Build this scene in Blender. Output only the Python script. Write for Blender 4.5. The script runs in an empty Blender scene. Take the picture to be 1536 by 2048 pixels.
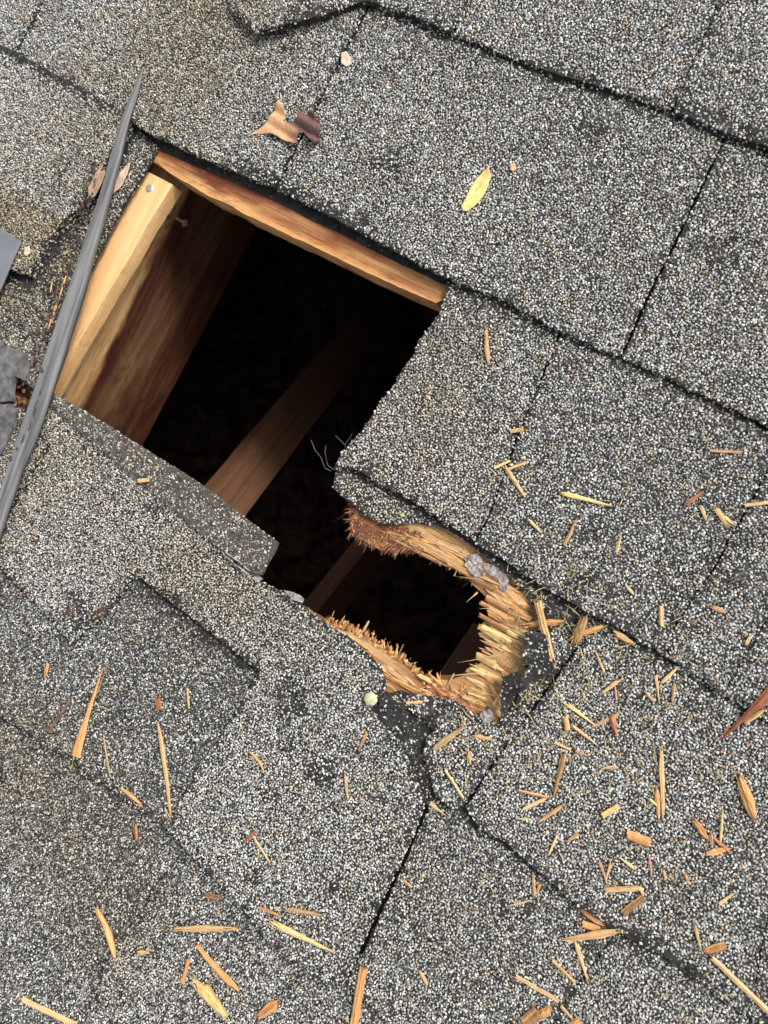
import bpy, bmesh, math, random
from mathutils import Vector, Matrix, noise
from mathutils.geometry import delaunay_2d_cdt
from mathutils.bvhtree import BVHTree
random.seed(7)
D = bpy.data
S = bpy.context.scene
COL = S.collection

# ------------------------------------------------------------------ camera
# world frame: X along the shingle courses, Y up the slope, Z out of the roof
H = 0.4585; F = 1480.0
ax, ay, az = 0.0613417, 0.29153209, 0.5191927
RM = (Matrix.Rotation(az, 3, 'Z') @ Matrix.Rotation(ax, 3, 'X') @ Matrix.Rotation(ay, 3, 'Y'))
cam = D.objects.new('camera', D.cameras.new('camera')); COL.objects.link(cam)
cam.matrix_world = Matrix.Translation((0, 0, H)) @ RM.to_4x4()
cam.data.sensor_fit = 'VERTICAL'; cam.data.sensor_height = 36.0
cam.data.lens = F/2048*36.0
cam.data.clip_start = 0.01; cam.data.clip_end = 60
S.camera = cam
cam.data.dof.use_dof = True; cam.data.dof.focus_distance = 0.49; cam.data.dof.aperture_fstop = 10

# ------------------------------------------------------------------ light
w = D.worlds.new('World'); S.world = w; w.use_nodes = True
nt = w.node_tree; nt.nodes.clear()
sky = nt.nodes.new('ShaderNodeTexSky'); sky.sky_type = 'NISHITA'; sky.sun_disc = False
SUN_EL, SUN_AZ = 44, 35       # azimuth measured from +Y towards +X
sky.sun_elevation = math.radians(SUN_EL); sky.sun_rotation = math.radians(SUN_AZ)
sky.dust_density = 4; sky.air_density = 1
hs = nt.nodes.new('ShaderNodeHueSaturation'); hs.inputs['Saturation'].default_value = 0.22
bg = nt.nodes.new('ShaderNodeBackground'); bg.inputs['Strength'].default_value = 0.115
out = nt.nodes.new('ShaderNodeOutputWorld')
nt.links.new(sky.outputs[0], hs.inputs['Color']); nt.links.new(hs.outputs[0], bg.inputs[0]); nt.links.new(bg.outputs[0], out.inputs[0])
sun = D.objects.new('sun', D.lights.new('sun', 'SUN')); COL.objects.link(sun)
sun.data.energy = 1.5; sun.data.angle = math.radians(12); sun.data.color = (1, 0.97, 0.92)
e, a = math.radians(SUN_EL), math.radians(SUN_AZ)
sdir = Vector((math.cos(e)*math.sin(a), math.cos(e)*math.cos(a), math.sin(e)))
sun.rotation_euler = sdir.to_track_quat('Z', 'Y').to_euler()
sun.location = (1, 1, 2)
S.view_settings.view_transform = 'Standard'; S.view_settings.look = 'None'
S.view_settings.exposure = 0.92; S.view_settings.gamma = 1; S.view_settings.use_curve_mapping = False

# ------------------------------------------------------------------ helpers
def P(px, py, z=0.0):
    """where the line of sight of a photograph point meets height z"""
    d = RM @ Vector((px-768, -(py-1024), -F)); t = (z-H)/d.z
    return Vector((d.x*t, d.y*t, z))

def tag(o, label=None, cat=None, group=None, kind=None):
    if label: o['label'] = label
    if cat: o['category'] = cat
    if group: o['group'] = group
    if kind: o['kind'] = kind
    return o

def link(name, me, parent=None, mat=None):
    o = D.objects.new(name, me); COL.objects.link(o)
    if parent is not None: o.parent = parent
    if mat is not None and me is not None: me.materials.append(mat)
    return o

def mesh(name, V, Fc, mats=(), smooth=False):
    me = D.meshes.new(name); me.from_pydata([tuple(v) for v in V], [], Fc); me.update()
    for m in mats: me.materials.append(m)
    if smooth: me.polygons.foreach_set('use_smooth', [True]*len(me.polygons))
    return me

def nz(x, y, s, o=0.0):
    return noise.noise(Vector((x*s+o, y*s-o, o*0.37)))

# ------------------------------------------------------------------ materials
def new_mat(name):
    m = D.materials.new(name); m.use_nodes = True
    t = m.node_tree; b = t.nodes['Principled BSDF']
    return m, t, b
def N(t, kind, **kw):
    n = t.nodes.new(kind)
    for k, v in kw.items():
        if k in n.inputs: n.inputs[k].default_value = v
        else: setattr(n, k, v)
    return n
def ramp(t, stops, interp='LINEAR'):
    r = t.nodes.new('ShaderNodeValToRGB'); r.color_ramp.interpolation = interp
    el = r.color_ramp.elements
    while len(el) < len(stops): el.new(0.5)
    for e_, (p, c) in zip(el, stops):
        e_.position = p; e_.color = (c, c, c, 1) if isinstance(c, (int, float)) else (*c, 1)
    return r
def mixc(t, f, a, b, mode='MIX'):
    m = t.nodes.new('ShaderNodeMix'); m.data_type = 'RGBA'; m.blend_type = mode
    for sock, v in ((m.inputs[0], f), (m.inputs[6], a), (m.inputs[7], b)):
        if hasattr(v, 'links'): t.links.new(v, sock)
        elif isinstance(v, tuple): sock.default_value = (*v, 1)
        else: sock.default_value = v
    return m.outputs[2]
def bump(t, b, h, strength, dist):
    n = N(t, 'ShaderNodeBump', Strength=strength, Distance=dist)
    t.links.new(h, n.inputs['Height']); t.links.new(n.outputs[0], b.inputs['Normal'])

def mat_asphalt(name, speck=0.5, stops=None):
    m, t, b = new_mat(name)
    tc = N(t, 'ShaderNodeTexCoord')
    v = N(t, 'ShaderNodeTexVoronoi', Scale=900.0); t.links.new(tc.outputs['Object'], v.inputs['Vector'])
    sep = N(t, 'ShaderNodeSeparateColor'); t.links.new(v.outputs['Color'], sep.inputs[0])
    r = ramp(t, stops or [(0, 0.008), (.6, 0.014), (.8, 0.04), (.93, 0.10), (.985, .3)], 'CONSTANT')
    t.links.new(sep.outputs[0], r.inputs[0])
    n = N(t, 'ShaderNodeTexNoise', Scale=120.0, Detail=4.0); t.links.new(tc.outputs['Object'], n.inputs['Vector'])
    r2 = ramp(t, [(.35, (.019, .019, .018)), (.7, (.056, .054, .050))]); t.links.new(n.outputs[0], r2.inputs[0])
    c = mixc(t, speck, r2.outputs[0], r.outputs[0])
    t.links.new(c, b.inputs['Base Color']); b.inputs['Roughness'].default_value = 0.85; b.inputs['Specular IOR Level'].default_value = .12
    n3 = N(t, 'ShaderNodeTexNoise', Scale=700.0, Detail=3.0); t.links.new(tc.outputs['Object'], n3.inputs['Vector'])
    bump(t, b, n3.outputs[0], 0.7, 0.0006)
    return m
M_ASPH = mat_asphalt('asphalt', 0.35)
M_FAR = mat_asphalt('granule_sheet', 0.95, [(0, .04), (.25, .13), (.5, .25), (.78, .40), (.93, .65)])

def mat_granule():
    m, t, b = new_mat('granule')
    at = N(t, 'ShaderNodeAttribute', attribute_name='gcol', attribute_type='INSTANCER')
    tn = N(t, 'ShaderNodeAttribute', attribute_name='gtint', attribute_type='INSTANCER')
    r = ramp(t, [(0, (.065, .064, .061)), (.03, (.15, .147, .138)), (.11, (.235, .233, .217)), (.27, (.325, .324, .302)),
                 (.46, (.42, .42, .393)), (.67, (.53, .53, .497)), (.87, (.70, .695, .655)), (.925, (.40, .30, .18)),
                 (.972, (.38, .21, .10)), (.988, (.20, .18, .10))], 'CONSTANT')
    t.links.new(at.outputs['Fac'], r.inputs[0])
    # browner, darker granules where the tint value is high
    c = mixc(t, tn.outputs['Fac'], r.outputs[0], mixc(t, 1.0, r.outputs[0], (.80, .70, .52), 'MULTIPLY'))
    t.links.new(c, b.inputs['Base Color']); b.inputs['Roughness'].default_value = 0.55
    return m
M_GRAN = mat_granule()

def mat_wood(name, axis, c1, c2, c3, grain=1.0, stain=None, stain_amt=0.0, scale=1.0, rough=.65, wet=(.30, .13, .055), streaky=.5):
    """axis: grain axis index in object space; three tones"""
    m, t, b = new_mat(name)
    tc = N(t, 'ShaderNodeTexCoord')
    mp = N(t, 'ShaderNodeMapping'); sc = [1, 1, 1]; sc[axis] = 0.035
    mp.inputs['Scale'].default_value = sc; t.links.new(tc.outputs['Object'], mp.inputs['Vector'])
    n1 = N(t, 'ShaderNodeTexNoise', Scale=900.0*scale, Detail=9.0, Roughness=.7, Distortion=0.15); t.links.new(mp.outputs[0], n1.inputs['Vector'])
    n2 = N(t, 'ShaderNodeTexNoise', Scale=95.0*scale, Detail=6.0, Distortion=1.0); t.links.new(mp.outputs[0], n2.inputs['Vector'])
    r1 = ramp(t, [(.3, c1), (.5, c2), (.68, c3)]); t.links.new(n2.outputs[0], r1.inputs[0])
    r2 = ramp(t, [(.36, .18), (.47, .92), (.56, .72), (.68, 1.18)]); t.links.new(n1.outputs[0], r2.inputs[0])
    c = mixc(t, grain*.8, r1.outputs[0], r2.outputs[0], 'MULTIPLY')
    if stain:
        n3 = N(t, 'ShaderNodeTexNoise', Scale=32.0*scale, Detail=9.0, Roughness=.65, Distortion=.8)
        mp2 = N(t, 'ShaderNodeMapping'); s2 = [1, 1, 1]; s2[axis] = 0.4
        mp2.inputs['Scale'].default_value = s2; t.links.new(tc.outputs['Object'], mp2.inputs['Vector'])
        t.links.new(mp2.outputs[0], n3.inputs['Vector'])
        r3 = ramp(t, [(.62-stain_amt*.4, 0.0), (.75-stain_amt*.4, 1.0)]); t.links.new(n3.outputs[0], r3.inputs[0])
        c = mixc(t, r3.outputs[0], c, mixc(t, 1.0, c, stain, 'MULTIPLY'))
    va = N(t, 'ShaderNodeAttribute', attribute_name='stain')
    mp4 = N(t, 'ShaderNodeMapping'); s4 = [1, 1, 1]; s4[axis] = 0.10
    mp4.inputs['Scale'].default_value = s4; t.links.new(tc.outputs['Object'], mp4.inputs['Vector'])
    n4 = N(t, 'ShaderNodeTexNoise', Scale=150.0, Detail=7.0, Roughness=.6, Distortion=.4); t.links.new(mp4.outputs[0], n4.inputs['Vector'])
    r4 = ramp(t, [(.34, streaky), (.58, 1.0)]); t.links.new(n4.outputs[0], r4.inputs[0])
    mu = N(t, 'ShaderNodeMath', operation='MULTIPLY'); t.links.new(va.outputs['Fac'], mu.inputs[0]); t.links.new(r4.outputs[0], mu.inputs[1])
    c = mixc(t, mu.outputs[0], c, mixc(t, 1.0, c, wet, 'MULTIPLY'))
    t.links.new(c, b.inputs['Base Color']); b.inputs['Roughness'].default_value = rough
    bump(t, b, n1.outputs[0], 0.8, 0.0009)
    return m
M_SHEATH = mat_wood('sheathing_wood', 0, (.52, .22, .065), (.74, .38, .13), (.83, .52, .24), stain=(.45, .22, .12), stain_amt=.3)
M_RIM = mat_wood('splintered_board', 0, (.48, .24, .08), (.68, .41, .16), (.78, .54, .27), stain=(.40, .20, .12), stain_amt=.3)
M_YELLOW = mat_wood('fresh_plank', 1, (.74, .40, .155), (.82, .49, .21), (.86, .57, .28), grain=.5)
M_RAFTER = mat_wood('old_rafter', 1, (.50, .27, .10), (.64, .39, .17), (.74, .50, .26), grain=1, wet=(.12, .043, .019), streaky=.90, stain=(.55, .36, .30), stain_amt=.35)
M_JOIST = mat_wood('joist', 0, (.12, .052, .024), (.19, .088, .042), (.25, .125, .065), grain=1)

def mat_chip():
    m, t, b = new_mat('splinter_wood')
    tc = N(t, 'ShaderNodeTexCoord'); mp = N(t, 'ShaderNodeMapping'); mp.inputs['Scale'].default_value = (.12, 1, 1)
    t.links.new(tc.outputs['Object'], mp.inputs['Vector'])
    n1 = N(t, 'ShaderNodeTexNoise', Scale=1500.0, Detail=3.0); t.links.new(mp.outputs[0], n1.inputs['Vector'])
    r = ramp(t, [(.3, .55), (.5, 1.0), (.75, 1.1)]); t.links.new(n1.outputs[0], r.inputs[0])
    at = N(t, 'ShaderNodeAttribute', attribute_name='col')
    c = mixc(t, .8, at.outputs['Color'], r.outputs[0], 'MULTIPLY')
    t.links.new(c, b.inputs['Base Color']); b.inputs['Roughness'].default_value = .6
    bump(t, b, n1.outputs[0], .5, .0003)
    return m
M_CHIP = mat_chip()

def mat_noise(name, c1, c2, scale, rough=.7, metallic=0.0, bs=.4, bd=.0005, stretch=None, detail=5.0, lo=.35, hi=.65):
    m, t, b = new_mat(name)
    tc = N(t, 'ShaderNodeTexCoord'); mp = N(t, 'ShaderNodeMapping'); t.links.new(tc.outputs['Object'], mp.inputs['Vector'])
    if stretch: mp.inputs['Scale'].default_value = stretch
    n1 = N(t, 'ShaderNodeTexNoise', Scale=scale, Detail=detail, Distortion=.4); t.links.new(mp.outputs[0], n1.inputs['Vector'])
    r = ramp(t, [(lo, c1), (hi, c2)]); t.links.new(n1.outputs[0], r.inputs[0])
    t.links.new(r.outputs[0], b.inputs['Base Color']); b.inputs['Roughness'].default_value = rough
    b.inputs['Metallic'].default_value = metallic
    bump(t, b, n1.outputs[0], bs, bd)
    return m
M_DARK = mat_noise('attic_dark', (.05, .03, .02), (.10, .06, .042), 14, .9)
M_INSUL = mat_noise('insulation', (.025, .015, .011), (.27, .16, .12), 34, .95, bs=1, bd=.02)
M_NAIL = mat_noise('nail_steel', (.42, .42, .40), (.62, .62, .60), 900, .45, .6)
M_RUST = mat_noise('rusty_steel', (.10, .055, .035), (.24, .15, .10), 500, .6, .3)
M_LATH = mat_noise('weathered_grey', (.06, .06, .062), (.21, .212, .215), 260, .6, 0.0, .5, .0006, (1, .03, 1), lo=.3, hi=.7)
M_LATHE = mat_noise('weathered_cream', (.26, .24, .19), (.44, .40, .32), 90, .6, 0.0, .3, .0004, (1, .08, 1))
M_SPOT = mat_noise('dark_spot', (.035, .037, .045), (.08, .08, .09), 200, .6)
M_PLATE = mat_noise('grey_plate', (.17, .175, .195), (.24, .245, .27), 40, .4, .3)
M_SLATE = mat_noise('grey_scrap', (.045, .045, .05), (.15, .145, .14), 190, .85, bs=.8)
M_PEBBLE = mat_noise('olive_pebble', (.36, .34, .19), (.58, .56, .36), 900, .8, bs=.9)
M_LINT = mat_noise('grey_lint', (.15, .12, .11), (.42, .385, .375), 420, .9, bs=1, bd=.002)
M_HAIR = mat_noise('glass_thread', (.14, .135, .13), (.28, .27, .25), 900, .5)
M_DEBRIS = None

def mat_leaf(name, c1, c2, c3, axis=0):
    m, t, b = new_mat(name)
    tc = N(t, 'ShaderNodeTexCoord')
    at = N(t, 'ShaderNodeAttribute', attribute_name='mixv')
    n1 = N(t, 'ShaderNodeTexNoise', Scale=300.0, Detail=5.0); t.links.new(tc.outputs['Object'], n1.inputs['Vector'])
    r = ramp(t, [(0, c1), (.5, c2), (1, c3)]); t.links.new(at.outputs['Fac'], r.inputs[0])
    r2 = ramp(t, [(.3, .75), (.6, 1.05)]); t.links.new(n1.outputs[0], r2.inputs[0])
    c = mixc(t, .8, r.outputs[0], r2.outputs[0], 'MULTIPLY')
    t.links.new(c, b.inputs['Base Color']); b.inputs['Roughness'].default_value = .55
    bump(t, b, n1.outputs[0], .4, .0004)
    return m
M_LEAFY = mat_leaf('yellow_leaf', (.74, .57, .20), (.70, .50, .18), (.50, .27, .12))
M_LEAFB = mat_leaf('brown_leaf', (.60, .33, .17), (.46, .24, .13), (.13, .065, .055))
M_LEAFT = mat_leaf('tan_leaf', (.62, .46, .34), (.50, .36, .26), (.30, .18, .12))

M_ROT = mat_leaf('rotted_leaf', (.12, .06, .03), (.10, .05, .03), (.07, .035, .02))
# ------------------------------------------------------------------ granule geometry nodes
def granule_tree():
    g = D.node_groups.new('granules', 'GeometryNodeTree')
    g.interface.new_socket('Geometry', in_out='INPUT', socket_type='NodeSocketGeometry')
    g.interface.new_socket('Seed', in_out='INPUT', socket_type='NodeSocketInt')
    g.interface.new_socket('Geometry', in_out='OUTPUT', socket_type='NodeSocketGeometry')
    n = g.nodes; L = g.links.new
    gi = n.new('NodeGroupInput'); go = n.new('NodeGroupOutput')
    pos = n.new('GeometryNodeInputPosition')
    variants = n.new('GeometryNodeGeometryToInstance')
    for k in range(4):
        ico = n.new('GeometryNodeMeshIcoSphere'); ico.inputs['Radius'].default_value = 1.0; ico.inputs['Subdivisions'].default_value = 1
        sp = n.new('GeometryNodeSetPosition')
        nt_ = n.new('ShaderNodeTexNoise'); nt_.inputs['Scale'].default_value = 0.9; nt_.noise_dimensions = '4D'
        nt_.inputs['W'].default_value = 3.7*k+1
        L(pos.outputs[0], nt_.inputs['Vector'])
        sub = n.new('ShaderNodeVectorMath'); sub.operation = 'SUBTRACT'; sub.inputs[1].default_value = (.5, .5, .5)
        L(nt_.outputs['Color'], sub.inputs[0])
        scl = n.new('ShaderNodeVectorMath'); scl.operation = 'SCALE'; scl.inputs['Scale'].default_value = 2.2
        L(sub.outputs[0], scl.inputs[0])
        L(ico.outputs['Mesh'], sp.inputs['Geometry']); L(scl.outputs[0], sp.inputs['Offset'])
        sm = n.new('GeometryNodeSetMaterial'); sm.inputs['Material'].default_value = M_GRAN
        L(sp.outputs[0], sm.inputs[0]); L(sm.outputs[0], variants.inputs[0])
    def scatter(dist, dmax, smin, smax, seed_off):
        d = n.new('GeometryNodeDistributePointsOnFaces'); d.distribute_method = 'POISSON'
        d.inputs['Distance Min'].default_value = dist; d.inputs['Density Max'].default_value = dmax
        add = n.new('ShaderNodeMath'); add.operation = 'ADD'; add.inputs[1].default_value = seed_off
        L(gi.outputs['Seed'], add.inputs[0]); L(add.outputs[0], d.inputs['Seed'])
        da = n.new('GeometryNodeInputNamedAttribute'); da.data_type = 'FLOAT'; da.inputs['Name'].default_value = 'dens'
        L(da.outputs['Attribute'], d.inputs['Density Factor'])
        L(gi.outputs['Geometry'], d.inputs['Mesh'])
        rc = n.new('FunctionNodeRandomValue'); rc.data_type = 'FLOAT'
        st = n.new('GeometryNodeStoreNamedAttribute'); st.data_type = 'FLOAT'; st.domain = 'POINT'; st.inputs['Name'].default_value = 'gcol'
        # darker / lighter drifts of colour blend between shingles
        nn = n.new('ShaderNodeTexNoise'); nn.inputs['Scale'].default_value = 24; nn.inputs['Detail'].default_value = 3
        L(pos.outputs[0], nn.inputs['Vector'])
        m1 = n.new('ShaderNodeMath'); m1.operation = 'SUBTRACT'; m1.inputs[1].default_value = .5; L(nn.outputs[0], m1.inputs[0])
        m2 = n.new('ShaderNodeMath'); m2.operation = 'MULTIPLY_ADD'; m2.inputs[1].default_value = -.9
        L(m1.outputs[0], m2.inputs[0])
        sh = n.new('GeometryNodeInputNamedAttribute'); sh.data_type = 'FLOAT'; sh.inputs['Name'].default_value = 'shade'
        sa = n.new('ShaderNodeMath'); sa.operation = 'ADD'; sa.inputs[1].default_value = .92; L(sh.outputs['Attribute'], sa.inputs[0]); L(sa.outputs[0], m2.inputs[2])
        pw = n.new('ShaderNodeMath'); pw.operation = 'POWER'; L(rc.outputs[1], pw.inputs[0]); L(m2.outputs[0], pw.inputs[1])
        L(d.outputs['Points'], st.inputs['Geometry']); L(pw.outputs[0], st.inputs['Value'])
        st2 = n.new('GeometryNodeStoreNamedAttribute'); st2.data_type = 'FLOAT'; st2.domain = 'POINT'; st2.inputs['Name'].default_value = 'gtint'
        ta = n.new('GeometryNodeInputNamedAttribute'); ta.data_type = 'FLOAT'; ta.inputs['Name'].default_value = 'tint'
        L(st.outputs[0], st2.inputs['Geometry']); L(ta.outputs['Attribute'], st2.inputs['Value'])
        iop = n.new('GeometryNodeInstanceOnPoints'); iop.inputs['Pick Instance'].default_value = True
        L(st2.outputs[0], iop.inputs['Points']); L(variants.outputs[0], iop.inputs['Instance'])
        rr = n.new('FunctionNodeRandomValue'); rr.data_type = 'FLOAT_VECTOR'; rr.inputs[1].default_value = (6.28, 6.28, 6.28)
        L(rr.outputs[0], iop.inputs['Rotation'])
        rs = n.new('FunctionNodeRandomValue'); rs.data_type = 'FLOAT_VECTOR'
        rs.inputs[0].default_value = (smin, smin, smin*.9); rs.inputs[1].default_value = (smax, smax, smax*.8); rs.inputs['Seed'].default_value = 5
        L(rs.outputs[0], iop.inputs['Scale'])
        return iop
    a_ = scatter(.00132, 1200000, .00058, .00114, 0)
    b_ = scatter(.00110, 700000, .00028, .00062, 77)
    j = n.new('GeometryNodeJoinGeometry')
    L(gi.outputs['Geometry'], j.inputs[0]); L(a_.outputs[0], j.inputs[0]); L(b_.outputs[0], j.inputs[0])
    L(j.outputs[0], go.inputs[0])
    return g
GT = granule_tree()

# ------------------------------------------------------------------ surfaces from outlines
BV = []          # (verts, faces) of everything a chip can lie on
def densify(poly, step, amp, seed, sharp=0.0):
    out = []
    n = len(poly)
    for i in range(n):
        a_, b_ = poly[i], poly[(i+1) % n]
        L = (b_-a_).length; k = max(1, int(L/step))
        d = (b_-a_).normalized(); nn = Vector((-d.y, d.x))
        for q in range(k):
            p = a_.lerp(b_, q/k)
            o = (nz(p.x, p.y, 160, seed)*.6 + nz(p.x, p.y, 520, seed+9)*.4 + nz(p.x, p.y, 45, seed+3)*.8)*amp
            out.append(p + nn*o)
    return out

def slab(name, outline, ztop, thick, mat, parent, step=.0028, amp=.0009, grid=.006, seed=0, dens=None, tint=None, gran=True, side_mat=None, stain=None, shade=None, inset=0.0):
    """a sheet with the given plan, its top following ztop(x, y)"""
    poly = densify([Vector((p[0], p[1])) for p in outline], step, amp, seed)
    nb = len(poly)
    if inset:
        ar = sum(poly[i].x*poly[(i+1) % nb].y-poly[(i+1) % nb].x*poly[i].y for i in range(nb)); sg = 1 if ar > 0 else -1
        q = []
        for i in range(nb):
            d = (poly[(i+1) % nb]-poly[i-1]).normalized(); q.append(poly[i]+Vector((-d.y, d.x))*inset*sg)
        poly = q
    xs = [p.x for p in poly]; ys = [p.y for p in poly]
    pts = list(poly)
    y = min(ys)+grid*.5; r = 0
    while y < max(ys):
        x = min(xs)+grid*.5*(1+r % 2)
        while x < max(xs):
            pts.append(Vector((x+random.uniform(-.1, .1)*grid, y+random.uniform(-.1, .1)*grid))); x += grid
        y += grid; r += 1
    v, e_, f, vo, eo, fo = delaunay_2d_cdt(pts, [], [list(range(nb))], 1, 1e-6)
    used = sorted({i for t in f for i in t}); idx = {u: k for k, u in enumerate(used)}
    top = [Vector((v[u].x, v[u].y, ztop(v[u].x, v[u].y))) for u in used]
    tris = [tuple(idx[i] for i in t) for t in f]
    # orientation up
    tr = []
    ec = {}
    for t in tris:
        a_, b_, c_ = (top[i] for i in t)
        if (b_-a_).cross(c_-a_).z < 0: t = (t[0], t[2], t[1])
        tr.append(t)
        for k in range(3): ec[(t[k], t[(k+1) % 3])] = 1
    bd = [(a_, b_) for (a_, b_) in ec if (b_, a_) not in ec]
    nt_ = len(top)
    bot = {}
    V = list(top)
    for a_, b_ in bd:
        for q in (a_, b_):
            if q not in bot:
                bot[q] = len(V); V.append(top[q] - Vector((0, 0, thick)))
    sides = [(b_, a_, bot[a_], bot[b_]) for a_, b_ in bd]
    mats = [mat] + ([side_mat] if side_mat else [])
    # underside: the same triangles, lower
    remap = {}
    for i in range(nt_):
        if i in bot: remap[i] = bot[i]
        else: remap[i] = len(V); V.append(top[i]-Vector((0, 0, thick)))
    under = [(remap[t[0]], remap[t[2]], remap[t[1]]) for t in tr]
    me = mesh(name, V, tr+sides+under, mats)
    for k in range(len(tr), len(tr)+len(sides)+len(under)): me.polygons[k].material_index = 1 if side_mat else 0
    for nm_ in ('dens', 'shade', 'tint', 'stain'): me.attributes.new(nm_, 'FLOAT', 'POINT')
    dv, hv, tv, sv = (me.attributes[q] for q in ('dens', 'shade', 'tint', 'stain')); sh0 = random.uniform(-.07, .07)
    for i, p in enumerate(V[:nt_]): hv.data[i].value = (shade(p.x, p.y) if shade else 0)+sh0
    for i in range(nt_):
        p = V[i]
        dv.data[i].value = (dens(p.x, p.y) if dens else 1.0)*(.45 if i in bot else 1)
        tv.data[i].value = tint(p.x, p.y) if tint else 0.0
    if stain:
        for i, p in enumerate(V): sv.data[i].value = stain(p)
    for i in range(nt_):
        if i in bot: dv.data[bot[i]].value = 0.12 * dv.data[i].value
    o = link(name, me, parent)
    BV.append((top, tr))
    if gran:
        m = o.modifiers.new('granules', 'NODES'); m.node_group = GT
        for it in GT.interface.items_tree:
            if it.name == 'Seed' and it.in_out == 'INPUT': m[it.identifier] = int(seed*13+5)
    return o

T = 0.0043
def VL(k): return 0.395 - 0.143*k
LINES = {1: [(735, 5), (1100, 145), (1343, 222), (1536, 296)],
         2: [(0, 103), (240, 225), (549, 367), (888, 555), (1239, 712), (1536, 852)],
         3: [(-120, 470), (62, 552), (704, 932), (950, 1086), (1140, 1203), (1331, 1312), (1500, 1408)],
         4: [(0, 1125), (275, 1150), (520, 1342), (851, 1596), (957, 1652), (1091, 1749), (1223, 1854), (1401, 1951)],
         5: [(0, 1430), (150, 1525), (344, 1655), (484, 1798), (600, 1922), (690, 1960), (860, 2110)]}
LW = {k: [P(x, y, .003) for x, y in v] for k, v in LINES.items()}
def vline(k, x):
    if k not in LW: return VL(k)
    q = LW[k]
    if x <= q[0].x: return VL(k)+(q[0].y-VL(k))*max(0, 1-(q[0].x-x)/.1)
    for a_, b_ in zip(q, q[1:]):
        if x <= b_.x: return a_.y+(b_.y-a_.y)*(x-a_.x)/(b_.x-a_.x)
    return VL(k)+(q[-1].y-VL(k))*max(0, 1-(x-q[-1].x)/.1)
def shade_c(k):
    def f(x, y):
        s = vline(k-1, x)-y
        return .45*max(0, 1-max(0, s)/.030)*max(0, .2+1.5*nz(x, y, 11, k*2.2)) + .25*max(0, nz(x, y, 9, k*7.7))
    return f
def zc(k, lift=0.0, seed=0.0, flare=0.0):
    """height of course k (its lower edge is line k)"""
    def f(x, y):
        s = (vline(k-1, x)-y)/0.143
        z = T*s + lift + nz(x, y, 14, k+seed)*.0006 + nz(x, y, 55, k+seed+4)*.00025
        if s > 1.1: z = T*1.1 + lift + nz(x, y, 14, k+seed)*.0006 + T*1.0*(s-1.1)
        if s < -.05: z = -.05*T + lift*.3
        return z
    return f

def tint_map(x, y):
    # olive-brown granule tint, stronger on the left-hand shingles
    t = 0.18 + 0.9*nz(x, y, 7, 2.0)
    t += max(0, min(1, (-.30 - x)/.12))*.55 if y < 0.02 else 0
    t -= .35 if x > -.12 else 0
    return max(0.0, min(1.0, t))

BARE = [(P(a_, b_, .002), r_) for a_, b_, r_ in ((1070, 1190, .012), (1110, 1225, .011), (1150, 1240, .010), (1020, 1140, .010), (960, 1095, .008), (1028, 1400, .010), (1080, 1345, .012), (870, 1430, .010), (720, 1005, .007))]
def dens_c(k, bare=0.0):
    def f(x, y):
        if x < -.80 or x > .38 or y > .48 or y < -.66: return 0.0
        s = (vline(k-1, x)-y)            # distance below the upslope butt
        d = 1.0
        if s < .006: d *= .12 + .8*max(0, s)/.006  # bare asphalt strip, also darkening in the butt's shadow line
        b = nz(x, y, 30, k*3.1) + .5*nz(x, y, 90, k*1.7)
        if b > .70: d *= .6
        if k == 5 and x < -.16 and 0 < s < .012: d *= .25+.75*(s/.012)**2  # wider thinned strip standing in for the butt's shadow
        if k == 4:
            for c_, r_ in BARE: d *= 1-.85*max(0, 1-((x-c_.x)**2+(y-c_.y)**2)/r_**2)
        e_ = y-vline(k, x)
        if e_ < .007 and nz(x, y, 26, k*5.3+2) > .25: d *= .45
        d *= 1-bare
        if x < -.70 or x > .28 or y > .40 or y < -.58: d *= .55
        return d
    return f

roof = link('roof', None); tag(roof, kind='structure')
roof['label'] = 'grey granule-covered shingle roof with a sawn and splintered hole'

def pts(lst, z): return [P(px, py, z) for px, py in lst]
SEED = [1]
def shingle(k, outline, lift=0.0, thick=None, amp=.0010, bare=0.0, label=None, zf=None, dens=None, z0=None, tone=0.0, mat=None):
    SEED[0] += 1
    zz = (T*.6+lift) if z0 is None else z0
    ol = [p if isinstance(p, Vector) else P(p[0], p[1], zz) for p in outline]
    o = slab('shingle', ol, zf or zc(k, lift, 0), (thick or T+lift*.9), mat or M_ASPH, roof, seed=SEED[0], amp=amp,
             dens=dens or dens_c(k, bare), tint=tint_map, inset=.00032, shade=lambda x, y: shade_c(k)(x, y)+tone)
    if label: o['label'] = label
    return o

def course_piece(k, butt, lt, rt, lift=0.0, **kw):
    """butt: polyline left to right on the photo; lt / rt: a photo point up each side joint"""
    z = T+lift
    B = [P(x, y, z) for x, y in butt]
    def up(b, tpt):
        t = P(tpt[0], tpt[1], T*.4+lift); d = t-b; s = (VL(k-1)+.018-b.y)/d.y
        return b + d*s
    L_, R_ = up(B[0], lt), up(B[-1], rt)
    g = .0004
    B[0].x += g; L_.x += g; B[-1].x -= g; R_.x -= g
    mid = [t_ for t_ in ()]
    return shingle(k, [Vector((p.x, p.y, 0)) for p in B] + [Vector((R_.x, R_.y, 0)), Vector((L_.x, L_.y, 0))], lift, **kw)

def W(x, y): return Vector((x, y, 0))

FT = P(560, 72, .006).to_2d()
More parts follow.
